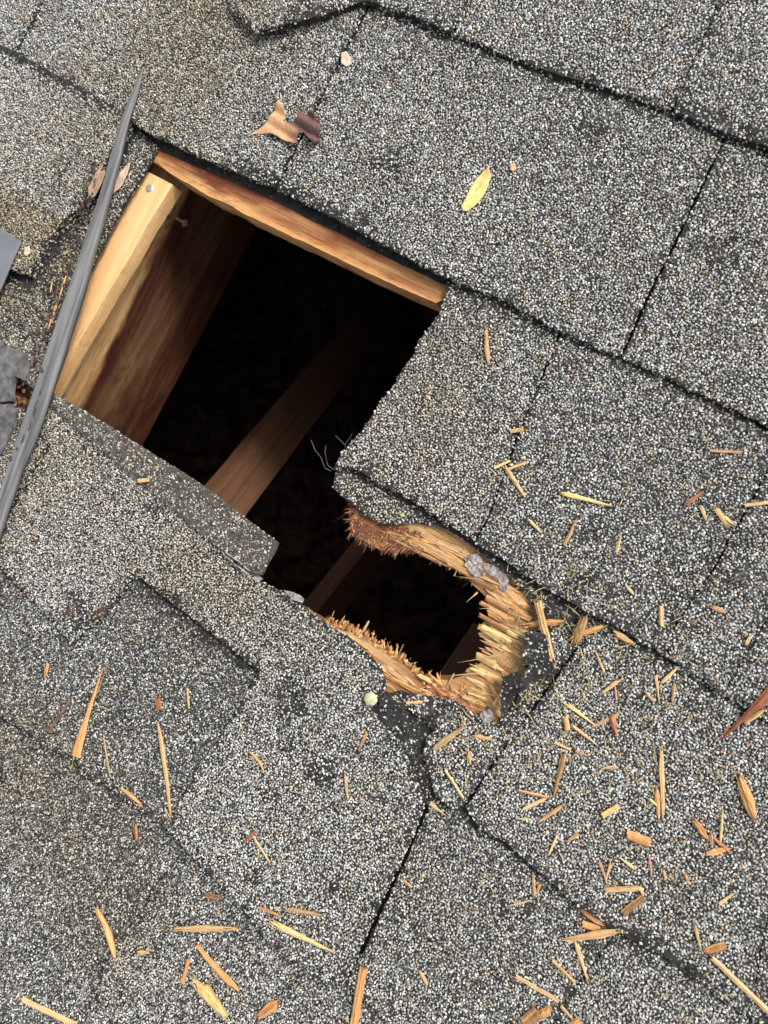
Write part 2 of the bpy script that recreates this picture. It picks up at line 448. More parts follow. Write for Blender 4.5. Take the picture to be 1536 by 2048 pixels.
# --- course 1 (top right), lower edge = line 1
j1a = P(905, 66, T); j1a2 = P(942, -10, T)
shingle(1, [(430, -120), (462, 20), (520, 80), (575, 66), (640, 44), (700, 18), (735, 6), (820, 34), (902, 66), (940, -8), (1010, -160)],
        .0014, amp=.0012, thick=T+.001,
        zf=lambda x, y: zc(1, .0014)(x, y) + .0055*max(0, 1-((Vector((x, y))-FT).length/.055))**1.3)
course_piece(1, [(907, 68), (980, 98), (1100, 145), (1220, 180), (1343, 222)], (943, -8), (1438, 0), .0002)
course_piece(1, [(1345, 222), (1440, 262), (1536, 296), (1800, 405)], (1440, 0), (1990, 100), .0010)
# --- course 2, lower edge = line 2
course_piece(2, [(-330, -90), (-150, 10), (0, 100), (28, 112)], (-250, -230), (80, 22), .0006)
course_piece(2, [(30, 112), (100, 152), (240, 225), (280, 258), (350, 292), (430, 326), (500, 357), (549, 375)], (82, 22), (728, 22), .0008)
course_piece(2, [(552, 377), (650, 427), (768, 490), (888, 555), (993, 592), (1118, 660), (1198, 698), (1239, 712)], (731, 22), (1430, 312), .0012)
course_piece(2, [(1242, 713), (1380, 778), (1536, 852), (1800, 975)], (1433, 312), (1990, 560), .0004)
# --- course 3, lower edge = line 3
# raised tab on the left
shingle(3, [(-330, 20), (-140, 20), (10, 90), (120, 150), (262, 228), (228, 292), (196, 350), (176, 382), (160, 415), (127, 442), (101, 478), (78, 517),
            (62, 552), (35, 544), (10, 528), (-120, 470), (-420, 330)], .0062, amp=.0010, thick=.0105, label='raised laminated tab with a black cut edge beside the grey strip')
# lower layer left of the hole
TE = [P(x, y, .003) for x, y in [(262, 228), (176, 382), (127, 442), (78, 517), (62, 552), (0, 522), (-120, 470)]]
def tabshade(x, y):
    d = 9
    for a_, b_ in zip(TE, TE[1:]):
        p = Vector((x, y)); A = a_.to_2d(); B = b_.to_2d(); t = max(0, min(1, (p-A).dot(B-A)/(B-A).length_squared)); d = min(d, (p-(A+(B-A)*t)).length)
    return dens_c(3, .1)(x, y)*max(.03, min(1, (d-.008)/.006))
shingle(3, [(-420, 280), (-100, 300), (60, 330), (180, 290), (245, 225), (312, 292), (285, 345), (250, 400), (215, 470), (180, 545), (150, 610), (130, 690), (104, 786),
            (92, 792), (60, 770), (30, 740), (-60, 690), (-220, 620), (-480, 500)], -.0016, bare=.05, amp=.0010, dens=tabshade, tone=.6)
# right of the hole: torn left edge
J3 = [(1128, 655), (1085, 752), (1040, 858), (990, 1010), (955, 1086)]
shingle(3, [(885, 530), (889, 585), (878, 622), (862, 648), (834, 680), (826, 705), (800, 745), (782, 778), (760, 800), (742, 832), (722, 862), (700, 884), (684, 905),
            (668, 940), (704, 934), (755, 965), (833, 1008), (892, 1046), (950, 1086), (985, 1010), (1038, 858), (1083, 752), (1126, 640)], .0006, amp=.0016, bare=.0,
        label='sawn shingle with a frayed edge on the right side of the hole')
shingle(3, [(1128, 640), (1085, 752), (1040, 858), (988, 1010), (952, 1087), (1009, 1121), (1067, 1160), (1140, 1203), (1279, 1283), (1331, 1312),
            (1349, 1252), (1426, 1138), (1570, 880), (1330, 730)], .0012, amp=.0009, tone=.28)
shingle(3, [(1333, 1312), (1351, 1254), (1428, 1139), (1572, 880), (1690, 930), (1538, 1228), (1445, 1384)], .0013, amp=.0010)
shingle(3, [(1447, 1386), (1540, 1229), (1692, 930), (1990, 1060), (1780, 1540), (1600, 1462), (1500, 1408)], .0004, amp=.0010)
# --- course 4, lower edge = line 4
# strip of course 4 showing under the torn one and round to the right of the ragged hole
shingle(4, [(668, 946), (700, 915), (780, 955), (900, 1020), (1010, 1085), (1180, 1180), (1215, 1225), (1172, 1275), (1130, 1322), (1112, 1352), (1050, 1437), (990, 1520), (930, 1612),
            (905, 1618), (868, 1590), (856, 1535), (846, 1500), (850, 1478), (866, 1462), (850, 1440), (798, 1404), (818, 1389), (862, 1394), (905, 1403), (955, 1432), (1000, 1450), (1030, 1400),
            (1042, 1370), (1050, 1330), (1062, 1300), (1060, 1275), (1078, 1255), (1072, 1220), (1050, 1188), (1012, 1150), (965, 1112), (930, 1085), (895, 1060),
            (845, 1046), (800, 1047), (765, 1051), (728, 1030), (690, 1002), (662, 976)], -.0002, amp=.0013, bare=.12, thick=T*.8,
        label='torn shingle wrapping round the splintered end of the hole')
shingle(4, [(932, 1614), (992, 1522), (1052, 1439), (1114, 1354), (1174, 1276), (1216, 1218), (1330, 1280), (1500, 1370), (1640, 1450), (1560, 1700), (1500, 2005), (1401, 1951),
            (1314, 1902), (1223, 1856), (1157, 1810), (1091, 1751), (1020, 1690), (957, 1654)], .0006, amp=.0012)
shingle(4, [(1502, 2005), (1562, 1700), (1642, 1450), (1960, 1600), (1800, 2160)], .0002)
# lower-left of the hole, running on down into a long tab
def zl(x, y):
    z = zc(4, .0006)(x, y)
    return z
shingle(4, [(96, 786), (140, 818), (240, 905), (330, 990), (430, 1090), (512, 1158), (560, 1182), (600, 1206), (650, 1249), (690, 1273), (727, 1304), (759, 1332), (772, 1376), (742, 1416),
            (765, 1452), (800, 1490), (830, 1545), (850, 1612), (800, 1730), (722, 1900), (690, 1958), (640, 1945), (600, 1922), (538, 1868), (484, 1798), (414, 1733), (344, 1655), (372, 1590),
            (420, 1510), (478, 1420), (520, 1342), (455, 1290), (380, 1232), (275, 1150), (215, 1226), (150, 1292), (108, 1240), (60, 1190), (0, 1125), (-20, 1090), (48, 985), (100, 893), (60, 830)],
        .0008, zf=zl, amp=.0012, label='long weathered shingle below the hole ending in a stepped tab', dens=dens_c(4, .05))
shingle(4, [(58, 832), (98, 893), (46, 985), (-22, 1088), (-180, 1010), (-520, 800), (-480, 600), (-200, 700), (-60, 760), (20, 800)], .0002)
# --- course 5, lower edge = line 5
shingle(5, [(-200, 900), (40, 1060), (250, 1110), (540, 1310), (545, 1345), (500, 1440), (430, 1560), (362, 1680), (344, 1660), (250, 1598), (150, 1525), (0, 1430), (-120, 1350), (-420, 1150)],
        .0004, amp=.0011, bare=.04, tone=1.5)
shingle(5, [(692, 1960), (727, 1903), (806, 1734), (853, 1627), (854, 1570), (960, 1600), (1240, 1800), (1262, 1845), (1232, 1866), (1180, 1935), (1130, 2002), (1080, 2110), (1000, 2200), (860, 2110), (760, 2030)],
        .0002, amp=.0010, tone=.28)
shingle(5, [(1082, 2112), (1132, 2004), (1182, 1937), (1262, 1830), (1420, 1920), (1700, 2080), (1800, 2500), (1400, 2400), (1004, 2204)], .0007)
# --- course 6 and below
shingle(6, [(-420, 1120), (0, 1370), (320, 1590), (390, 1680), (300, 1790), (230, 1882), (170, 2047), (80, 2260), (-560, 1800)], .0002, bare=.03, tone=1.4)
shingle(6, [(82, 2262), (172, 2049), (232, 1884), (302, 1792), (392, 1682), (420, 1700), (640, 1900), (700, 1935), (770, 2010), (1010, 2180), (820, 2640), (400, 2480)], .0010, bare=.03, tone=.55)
shingle(6, [(1012, 2182), (1420, 2380), (1800, 2470), (1500, 2900), (822, 2642)], .0002)
# outer shingles that only a camera further round could see
def rect(k, x0, x1, lift=0.0, y0=None, y1=None):
    yb = VL(k) if y0 is None else y0; yt = (VL(k-1)+.018) if y1 is None else y1
    shingle(k, [W(x0+.0007, yb), W(x1-.0007, yb), W(x1-.0007, yt), W(x0+.0007, yt)], lift, mat=M_FAR if ((x0 < -.6 and x1 < -.6) or x0 > .3 or k < 1 or k > 6) else None)
def fill(k, xs):
    for i in range(len(xs)-1): rect(k, xs[i], xs[i+1], (.0004, .0012, .0002)[i % 3])
fill(0, [-.95, -.70, -.42, -.21, .06, .30, .55])
fill(-1, [-.95, -.60, -.35, -.05, .22, .55])
fill(1, [-.95, -.74, -.49]); rect(1, -.49, -.415, .0004)
fill(6, [-.95, -.62]); fill(7, [-.95, -.66, -.40, -.16, .12, .34, .55]); fill(8, [-.95, -.5, -.22, .05, .3, .55])

for k_ in range(1, 7):
    rect(k_, .04+.02*(k_ % 2), .36+.03*(k_ % 3), -.0014); rect(k_, .36+.03*(k_ % 3), .56, -.0012)
    rect(k_, -.95, -.80+.03*(k_ % 3), -.0012); rect(k_, -.80+.03*(k_ % 3), -.49, -.0019)
rect(1, -.42, -.16, -.0014); rect(1, -.16, .17, -.0014); rect(6, -.35, .17, -.0014)
# plain continuation of the roof beyond, in four sheets round the modelled part
def sheet(x0, x1, y0, y1, z):
    slab('shingle_field', [W(x0, y0), W(x1, y0), W(x1, y1), W(x0, y1)], lambda x, y: z, .004, M_FAR, roof, step=.2, amp=0, grid=.25, gran=False, seed=3)['kind'] = 'stuff'
sheet(-2.2, -.85, -2, 2, -.0045); sheet(.42, 2.2, -2, 2, -.0045); sheet(-.85, .42, .50, 2, -.0045); sheet(-.85, .42, -2, -.70, -.0045)

M_FELT = mat_noise('worn_felt', (.025, .023, .021), (.085, .075, .062), 260, .9, bs=.8, bd=.0006)
M_SMEAR = mat_noise('sealant', (.14, .135, .125), (.40, .39, .37), 300, .8, bs=.8, bd=.0005)
# black underlay between shingles and boards
for ol in ([(905, 15), (1900, 290), (1900, 2300), (902, 2300), (902, 1475), (1010, 1452), (1050, 1345), (1090, 1262), (1078, 1205), (1020, 1146), (960, 1098), (900, 1056), (800, 1040), (724, 1008), (704, 960), (765, 860), (905, 612)],
           [(900, 1475), (900, 2300), (-500, 2300), (-500, 900), (60, 845), (300, 1010), (500, 1185), (640, 1262), (735, 1352), (760, 1405)],
           [(-500, -300), (1900, -300), (1900, 288), (903, 13), (903, 573), (888, 570), (768, 512), (700, 478), (625, 441), (550, 403), (450, 357), (380, 327), (322, 303), (262, 262), (240, 222), (-300, 0)]):  # runs out below the shingles, also standing in for their shadow band
    slab('underlay', pts(ol, -.0036), lambda x, y: -.0036, .0003, M_ASPH, roof, gran=False, seed=2, amp=.0007, step=.003, grid=.08)
    BV.pop()
# sawn strip of shingle and felt overhanging the lower edge of the hole
SEED[0] += 1
st = slab('shingle', pts([(98, 785), (160, 818), (252, 876), (330, 925), (400, 968), (480, 1030), (553, 1086), (546, 1104), (522, 1150), (500, 1142), (430, 1090), (345, 1018), (262, 952), (180, 880), (100, 815)], .004),
          lambda x, y: zc(4, .0006)(x, y)+.0016+nz(x, y, 60, 3)*.0004, .0042, M_FELT, roof, seed=SEED[0], amp=.0006,
          dens=lambda x, y: .62+.4*nz(x, y, 60, 2), tint=lambda x, y: .6, shade=lambda x, y: .9)
st['label'] = 'straight sawn strip of worn dark shingle along the lower edge of the hole'

# ------------------------------------------------------------------ sheathing boards
ZS = -.0042                 # top of the boards
def board(name, outline, z, thick, mat, stain=None, amp=.0006, step=.003, label=None, grid=.008):
    SEED[0] += 1
    o = slab(name, outline, lambda x, y: z+nz(x*.2, y, 90, SEED[0])*.0003, thick, mat, roof, gran=False, seed=SEED[0], amp=amp, step=step, grid=grid, stain=stain)
    if label: o['label'] = label
    return o
# board above the hole: its lower edge is bare, stained on top and fresh on the cut
up_edge = pts([(300, 318), (340, 345), (420, 392), (520, 442), (640, 500), (760, 556), (872, 606)], ZS)
upper_line = up_edge[0].y
def st_up(p):
    e_ = p.y - (up_edge[0].y + (up_edge[-1].y-up_edge[0].y)*(p.x-up_edge[0].x)/(up_edge[-1].x-up_edge[0].x))
    s = max(0, min(1, (e_+.001+.002*nz(p.x, p.y, 50, 1))/.003)) * (.85+.6*nz(p.x*.5, p.y, 60, 8))
    if p.z < ZS-.004: s = .10+.3*max(0, nz(p.x, p.z, 60, 4))+.5*max(0, min(1, (p.z-ZS+.008)/.006))
    return max(0, min(1, s))
board('sheathing_board', [p for p in up_edge]+[W(up_edge[-1].x+.006, up_edge[-1].y+.006), W(up_edge[-1].x+.006, up_edge[-1].y+.14), W(-.84, up_edge[-1].y+.14), W(-.84, upper_line+.010), W(up_edge[0].x-.004, upper_line+.010)],
      ZS, .022, M_SHEATH, stain=st_up, amp=.0007, grid=.004, label='board above the hole with a stained top and orange sawn edge')
INNER = [(714, 1074), (738, 1088), (760, 1098), (785, 1096), (804, 1086), (829, 1094), (850, 1102), (867, 1120), (886, 1126), (911, 1137), (930, 1151), (945, 1170), (966, 1191), (980, 1215), (976, 1240),
         (985, 1262), (980, 1287), (990, 1306), (962, 1325), (940, 1345), (900, 1360), (872, 1358), (850, 1372)]
LOW = [(831, 1357), (809, 1334), (782, 1318), (763, 1303), (738, 1287), (716, 1275), (694, 1263), (670, 1256), (645, 1246)]
TONG = P(742, 1052, ZS)
def st_r(p):
    g_ = max(0, 1-((p-TONG).length/.024)**2)
    return max(0, min(1, .42+g_*.8+1.2*max(0, nz(p.x*.4, p.y, 45, 5.2)-.1) + (.5 if p.z < ZS-.012 else 0)))  # even base value darkens the board so gaps between slivers read dark
def st_low(p): return max(0, min(1, .15+1.2*max(0, nz(p.x*.4, p.y, 45, 5.2)-.1) + (.5 if p.z < ZS-.012 else 0)))
hid = pts([(905, 640), (880, 690), (850, 750), (810, 800), (770, 850), (740, 900), (715, 960), (712, 1000), (706, 1041)], ZS)
right_top = [W(.40, P(880, 606, ZS).y+.004), W(P(905, 606, ZS).x, P(880, 606, ZS).y+.004)]
seam = P(1000, 1445, ZS)
board('sheathing_board', right_top + hid + pts(INNER, ZS) + [W(P(850, 1372, ZS).x+.004, seam.y-.012), W(P(850, 1372, ZS).x+.004, seam.y-.05), W(.40, seam.y-.05)], ZS, .018, M_RIM, stain=st_r, amp=.0012, step=.0018,
      label='board with a splintered honey-coloured end round the ragged hole', grid=.005)
lowhid = pts([(600, 1222), (560, 1200), (500, 1165), (400, 1075), (280, 960), (160, 862), (80, 820)], ZS)
lb = pts(LOW, ZS)
board('sheathing_board', [W(P(850, 1372, ZS).x, P(850, 1372, ZS).y)] + lb + lowhid + [W(-.84, lowhid[-1].y), W(-.84, -.62), W(P(850, 1372, ZS).x, -.62)], ZS-.0002, .016, M_RIM, stain=st_r, amp=.0012, step=.0018,
      label='board with a rough broken edge along the lower side of the ragged hole', grid=.007)
board('sheathing_board', [W(P(850, 1372, ZS).x+.0045, seam.y-.0505), W(P(850, 1372, ZS).x+.0045, -.62), W(.40, -.62), W(.40, seam.y-.0505)], ZS, .018, M_SHEATH, grid=.03, amp=0, step=.05)
board('sheathing_board', [W(up_edge[-1].x+.0065, right_top[0].y+.0006), W(.40, right_top[0].y+.0006), W(.40, up_edge[-1].y+.14), W(up_edge[-1].x+.0065, up_edge[-1].y+.14)], ZS, .018, M_SHEATH, grid=.03, amp=0, step=.05)
# yellow plank on the left
yl = pts([(283, 338), (345, 369), (300, 442), (258, 516), (214, 590), (168, 668), (128, 736), (98, 790)], -.009)
ylf = [W(p.x-.052, p.y) for p in (yl[-1], yl[0])]
def st_y(p):
    edge = p.x - (P(240, 440, -.009).x); d = -edge
    return max(0, min(1, (d-.0015)/.012+.4*nz(p.x, p.y, 80, 3)))*.9 if p.z > -.012 else .12
yleft = pts([(80, 820), (100, 740), (130, 655), (165, 570), (196, 490), (235, 410), (268, 350)], -.009)
yrx = [p.x for p in yl[1:]]
board('edge_board', yl[1:]+[W(-.62, yl[-1].y), W(-.62, yl[0].y)]+[yl[0]], -.009, .0125, M_YELLOW, stain=lambda p: max(0, min(1, ((P(243, 430, -.009).x+.0 - p.x)/.008+.5*nz(p.x, p.y, 70, 3)+.2)))*.95 if p.z > -.012 else .34,
      amp=.0006, label='pale yellow narrow board with a nail head in its end', grid=.004)
board('sheathing_board', [W(-.84, yl[-1].y-.0), W(-.625, yl[-1].y), W(-.625, up_edge[0].y+.008), W(-.84, up_edge[0].y+.008)], ZS, .016, M_SHEATH, grid=.03, amp=0, step=.05)

# ------------------------------------------------------------------ rafters and attic
def box(name, x0, x1, y0, y1, z0, z1, mat, parent, nx=1, ny=40, nzz=8, stain=None, amp=.0004):
    """box with subdivided +X face so that edges wander a little"""
    bm = bmesh.new()
    def grid(f, a_, b_):
        vs = [[bm.verts.new(f(i/a_, j/b_)) for j in range(b_+1)] for i in range(a_+1)]
        for i in range(a_):
            for j in range(b_): bm.faces.new((vs[i][j], vs[i+1][j], vs[i+1][j+1], vs[i][j+1]))
    wob = lambda y, z, s: amp*(nz(y, z, 40, s)*1.2+nz(y, z, 170, s)*.5)
    grid(lambda u, v: (x1+wob(y0+(y1-y0)*u, z0+(z1-z0)*v, 1), y0+(y1-y0)*u, z0+(z1-z0)*v), ny, nzz)
    grid(lambda u, v: (x0+(x1-x0)*v+(wob(y0+(y1-y0)*u, z1, 1) if v == 1 else 0), y0+(y1-y0)*u, z1), ny, 2)
    grid(lambda u, v: (x0+(x1-x0)*v+(wob(y0+(y1-y0)*u, z0, 1) if v == 1 else 0), y0+(y1-y0)*u, z0), ny, 2)
    grid(lambda u, v: (x0, y0+(y1-y0)*u, z0+(z1-z0)*v), 2, 2)
    bmesh.ops.remove_doubles(bm, verts=bm.verts, dist=1e-6)
    bmesh.ops.recalc_face_normals(bm, faces=bm.faces)
    me = D.meshes.new(name); bm.to_mesh(me); bm.free(); me.materials.append(mat)
    sv = me.attributes.new('stain', 'FLOAT', 'POINT')
    if stain:
        for i, v in enumerate(me.vertices): sv.data[i].value = stain(v.co)
    return link(name, me, parent)
rx = (P(345, 369, -.0215).x+P(128, 736, -.0215).x)/2
RX = rx-.004
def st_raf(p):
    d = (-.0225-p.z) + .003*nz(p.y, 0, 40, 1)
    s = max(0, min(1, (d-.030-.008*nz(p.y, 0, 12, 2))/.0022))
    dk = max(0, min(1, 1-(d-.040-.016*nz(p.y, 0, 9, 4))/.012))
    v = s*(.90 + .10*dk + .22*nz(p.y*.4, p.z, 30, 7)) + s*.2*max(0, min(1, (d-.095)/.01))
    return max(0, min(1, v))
def st_raf_old(p):
    d = (-.0225-p.z) + .003*nz(p.y, 0, 40, 1)      # depth below the top of the rafter
    s = max(0, min(1, (d-.026-.010*nz(p.y, 0, 12, 2))/.0025))
    s *= .80+.9*nz(p.y*.35, p.z, 60, 7)
    s += .6*max(0, nz(p.y*.7, p.z, 28, 9)-.15)*(1 if d > .014 else 0)
    return max(0, min(1, s))
raf = box('rafter', RX-.038, RX, -.66, .50, -.158, -.0222, M_RAFTER, roof, ny=150, nzz=36, stain=st_raf)
raf['label'] = 'rafter on the left of the hole, dark brown below a pale strip'
box('rafter', .20, .238, -.66, .50, -.158, -.0222, M_RAFTER, roof, ny=4, nzz=2)

def beam(name, a_, b_, wdt, dep, mat, parent, up=Vector((0, 0, 1)), label=None):
    d = (b_-a_); L = d.length; X = d.normalized(); Y = up.cross(X).normalized(); Z = X.cross(Y)
    V = []; Fc = []; n = 24
    for i in range(n+1):
        for (yy, zz) in ((-.5, 0), (.5, 0), (.5, -1), (-.5, -1)):
            o = .0006*nz(i*.1, yy+zz, 9)
            V.append((L*i/n, yy*wdt+o, zz*dep+o))
    for i in range(n):
        for j in range(4):
            q, r = i*4+j, i*4+(j+1) % 4
            Fc.append((q, r, r+4, q+4))
    Fc += [(3, 2, 1, 0), (n*4, n*4+1, n*4+2, n*4+3)]
    o = link(name, mesh(name, V, Fc, [mat]), parent)
    o.matrix_world = Matrix.Translation(a_) @ Matrix((X, Y, Z)).transposed().to_4x4()
    if label: o['label'] = label
    return o
a1, b1 = P(415, 985, -.16), P(690, 655, -.42)
a1 = a1 + (a1-b1)*.5; b1 = b1+(b1-a1)*.3
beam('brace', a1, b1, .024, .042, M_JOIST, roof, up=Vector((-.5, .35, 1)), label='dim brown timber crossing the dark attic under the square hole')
a1, b1 = P(560, 1290, -.30), P(760, 1040, -.33)
a1 = a1 + (a1-b1)*1.2; b1 = b1+(b1-a1)*.1
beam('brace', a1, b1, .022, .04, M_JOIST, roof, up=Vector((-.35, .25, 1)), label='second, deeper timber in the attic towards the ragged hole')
a1, b1 = P(880, 1400, -.16), P(975, 1262, -.18)
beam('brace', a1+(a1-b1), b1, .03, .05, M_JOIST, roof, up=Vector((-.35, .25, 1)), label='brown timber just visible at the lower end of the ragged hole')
# attic enclosure
def quadbox(name, x0, x1, y0, y1, z0, z1, mat):
    bm = bmesh.new(); bmesh.ops.create_cube(bm, size=1)
    for v in bm.verts: v.co = Vector((x0+(x1-x0)*(v.co.x+.5), y0+(y1-y0)*(v.co.y+.5), z0+(z1-z0)*(v.co.z+.5)))
    me = D.meshes.new(name); bm.to_mesh(me); bm.free(); me.materials.append(mat)
    return tag(link(name, me), kind='structure')
quadbox('attic_wall', -2.2, -2.15, -2, 2, -.85, -.02, M_DARK); quadbox('attic_wall', 2.15, 2.2, -2, 2, -.85, -.02, M_DARK)
quadbox('attic_wall', -2.15, 2.15, 1.95, 2, -.85, -.02, M_DARK); quadbox('attic_wall', -2.15, 2.15, -2, -1.95, -.85, -.02, M_DARK)
# lumpy insulation floor
V, Fc = [], []; n = 110
for i in range(n+1):
    for j in range(n+1):
        x, y = -2.2+4.4*i/n, -2+4*j/n
        V.append((x, y, -.80+.05*nz(x, y, 5, 1)+.025*nz(x, y, 16, 2)))
for i in range(n):
    for j in range(n):
        q = i*(n+1)+j; Fc.append((q, q+n+1, q+n+2, q+1))
tag(link('attic_floor', mesh('attic_floor', V, Fc, [M_INSUL], True)), kind='structure')

# ------------------------------------------------------------------ surface under the chips
V, Fc = [], []
for tv, tf in BV:
    o = len(V); V += tv; Fc += [tuple(i+o for i in t) for t in tf]
BVH = BVHTree.FromPolygons(V, Fc)
def surf(x, y):
    h = BVH.ray_cast(Vector((x, y, .1)), Vector((0, 0, -1)), .14)
    return h[0].z if h[0] is not None else 0.0

# ------------------------------------------------------------------ wood pieces
TONE = {'y': (.80, .54, .21), 's': (.66, .46, .20), 'o': (.66, .33, .11), 't': (.66, .41, .19), 'r': (.42, .13, .05), 'b': (.34, .18, .065), 'p': (.52, .25, .14), 'g': (.42, .38, .17), 'd': (.20, .07, .045), 'k': (.035, .03, .027), 'n': (.11, .07, .05)}
def sliver_mesh(L, wd, tone, tone2, style, bend=0.0, lanes=None, thick=None, rnd=random, streak=.25):
    """ragged sliver along +X from 0 to L: fibre lanes with uneven ends"""
    lanes = lanes or max(2, min(7, int(wd/.0007)+1)); nseg = 7
    thick = thick or max(.0004, min(.0022, wd*.38))
    V, Fc, C = [], [], []
    q_ = .12 if style == 'block' else .34
    e0 = [rnd.uniform(0, q_)*rnd.random() for _ in range(lanes+1)]; e1 = [rnd.uniform(0, q_)*rnd.random() for _ in range(lanes+1)]
    hgt = [rnd.uniform(.55, 1.1) for _ in range(lanes+1)]
    cl = []
    ft = rnd.uniform(.72, 1.06)
    for k in range(lanes+1):
        f = ft*rnd.uniform(.70, 1.15); c = [q*f for q in TONE[tone]]
        if rnd.random() < streak: c = [a_*.35+b_*.65 for a_, b_ in zip(c, TONE[tone2])]
        cl.append(c)
    pk = rnd.uniform(.2, .8); en = (rnd.uniform(.12, .55), rnd.uniform(.12, .55))
    def prof(u):
        if style == 'blade': return (en[0]+(1-en[0])*min(1, u/pk)**.7) if u < pk else (en[1]+(1-en[1])*min(1, (1-u)/(1-pk))**.7)
        if style == 'old': return max(.12, min(1, 3.0*min(u, 1-u)**.8))
        if style == 'spike': return max(.04, min(1, (1.18-u)**.9*1.1)) if u > .08 else .9
        if style == 'needle': return max(.05, (1-u)**.8)*(1 if u < .35 else .75)
        return 1.0 - .12*abs(math.sin(u*7))
    wob = [rnd.uniform(-.1, .1) for _ in range(nseg+1)]
    for side in (1, 0):
        for i in range(nseg+1):
            u0 = i/nseg
            for k in range(lanes+1):
                u = e0[k]*(1-u0)**2 + u0*(1-e1[k]) + u0*0 if style != 'needle' else u0
                vv = k/lanes-.5
                x = L*u; wl = wd*prof(u)
                y = vv*wl + wob[i]*wl*.5 + bend*L*(u-u*u)*4*.25
                hump = (1-(2*vv)**2*.7)*hgt[k]
                z = thick*hump*(.25+.75*prof(u))*rnd.uniform(.85, 1.15) if side else -thick*.12*(1-abs(vv))
                V.append((x, y, z))
                f = rnd.uniform(.86, 1.08); C.append(tuple(min(1, q*f) for q in cl[k])+(1,))
    W_ = lanes+1; off = (nseg+1)*W_
    for i in range(nseg):
        for k in range(lanes):
            a_ = i*W_+k; Fc.append((a_, a_+W_, a_+W_+1, a_+1)); Fc.append((a_+off, a_+1+off, a_+W_+1+off, a_+W_+off))
        for k in (0, lanes):
            a_ = i*W_+k; q = (a_, a_+off, a_+off+W_, a_+W_); Fc.append(q if k == 0 else q[::-1])
    for k in range(lanes):
        a_ = k; Fc.append((a_, a_+1, a_+1+off, a_+off)); a_ = nseg*W_+k; Fc.append((a_+1, a_, a_+off, a_+1+off))
    return V, Fc, C
def col_mesh(name, V, Fc, C, mat=None, smooth=False):
    me = mesh(name, V, Fc, [mat or M_CHIP], smooth)
    ca = me.color_attributes.new('col', 'FLOAT_COLOR', 'POINT')
    for i, c in enumerate(C): ca.data[i].color = c
    return me
def frame(a_, b_, roll=0.0):
    X = (b_-a_).normalized(); Y = Vector((0, 0, 1)).cross(X).normalized(); Z = X.cross(Y)
    M = Matrix((X, Y, Z)).transposed()
    if roll: M = M @ Matrix.Rotation(roll, 3, 'X')
    return Matrix.Translation(a_) @ M.to_4x4()

GR = 'fresh wood splinters scattered over the shingles'
def chip(x0, y0, x1, y1, wpx, tone, style, label, tone2='r', bend=0.0, up0=0.0, up1=0.0, streak=.25, frays=0):
    a_ = P(x0, y0, .004); b_ = P(x1, y1, .004)
    za, zb = surf(a_.x, a_.y), surf(b_.x, b_.y); zm = surf((a_.x+b_.x)/2, (a_.y+b_.y)/2)
    a_ = P(x0, y0, za+.0011+up0); b_ = P(x1, y1, zb+.0011+up1)
    lowm = (a_.z+b_.z)/2-zm-.0009
    if lowm < 0: a_.z -= lowm; b_.z -= lowm
    L = (b_-a_).length; wd = wpx*.00034*random.uniform(.68, .98)
    V, Fc, C = sliver_mesh(L, wd, tone, tone2, style, bend, streak=streak)
    for _ in range(frays + (2 if wpx > 8 else 0)):
        l2 = L*random.uniform(.2, .5); v2, f2, c2 = sliver_mesh(l2, wd*random.uniform(.08, .2), tone, 'y', 'needle', random.uniform(-.3, .3), lanes=2)
        an = random.gauss(0, .22); end = random.random() < .5
        x_ = 0 if end else L
        s_ = 1 if not end else -1
        o = len(V); yo = random.uniform(-.35, .35)*wd; st_ = -l2*.6
        for q in v2:
            xx = st_+q[0]; V.append((x_+s_*(xx*math.cos(an)), yo+xx*math.sin(an)*.6+q[1], q[2]+.0003+max(0, xx)*.15))
        Fc += [tuple(i+o for i in (f if s_ > 0 else f[::-1])) for f in f2]; C += c2
    o = link('wood_splinter', col_mesh('wood_splinter', V, Fc, C))
    o.matrix_world = frame(a_, b_, random.uniform(-.15, .15))
    tag(o, label, 'splinter', GR)
    return o

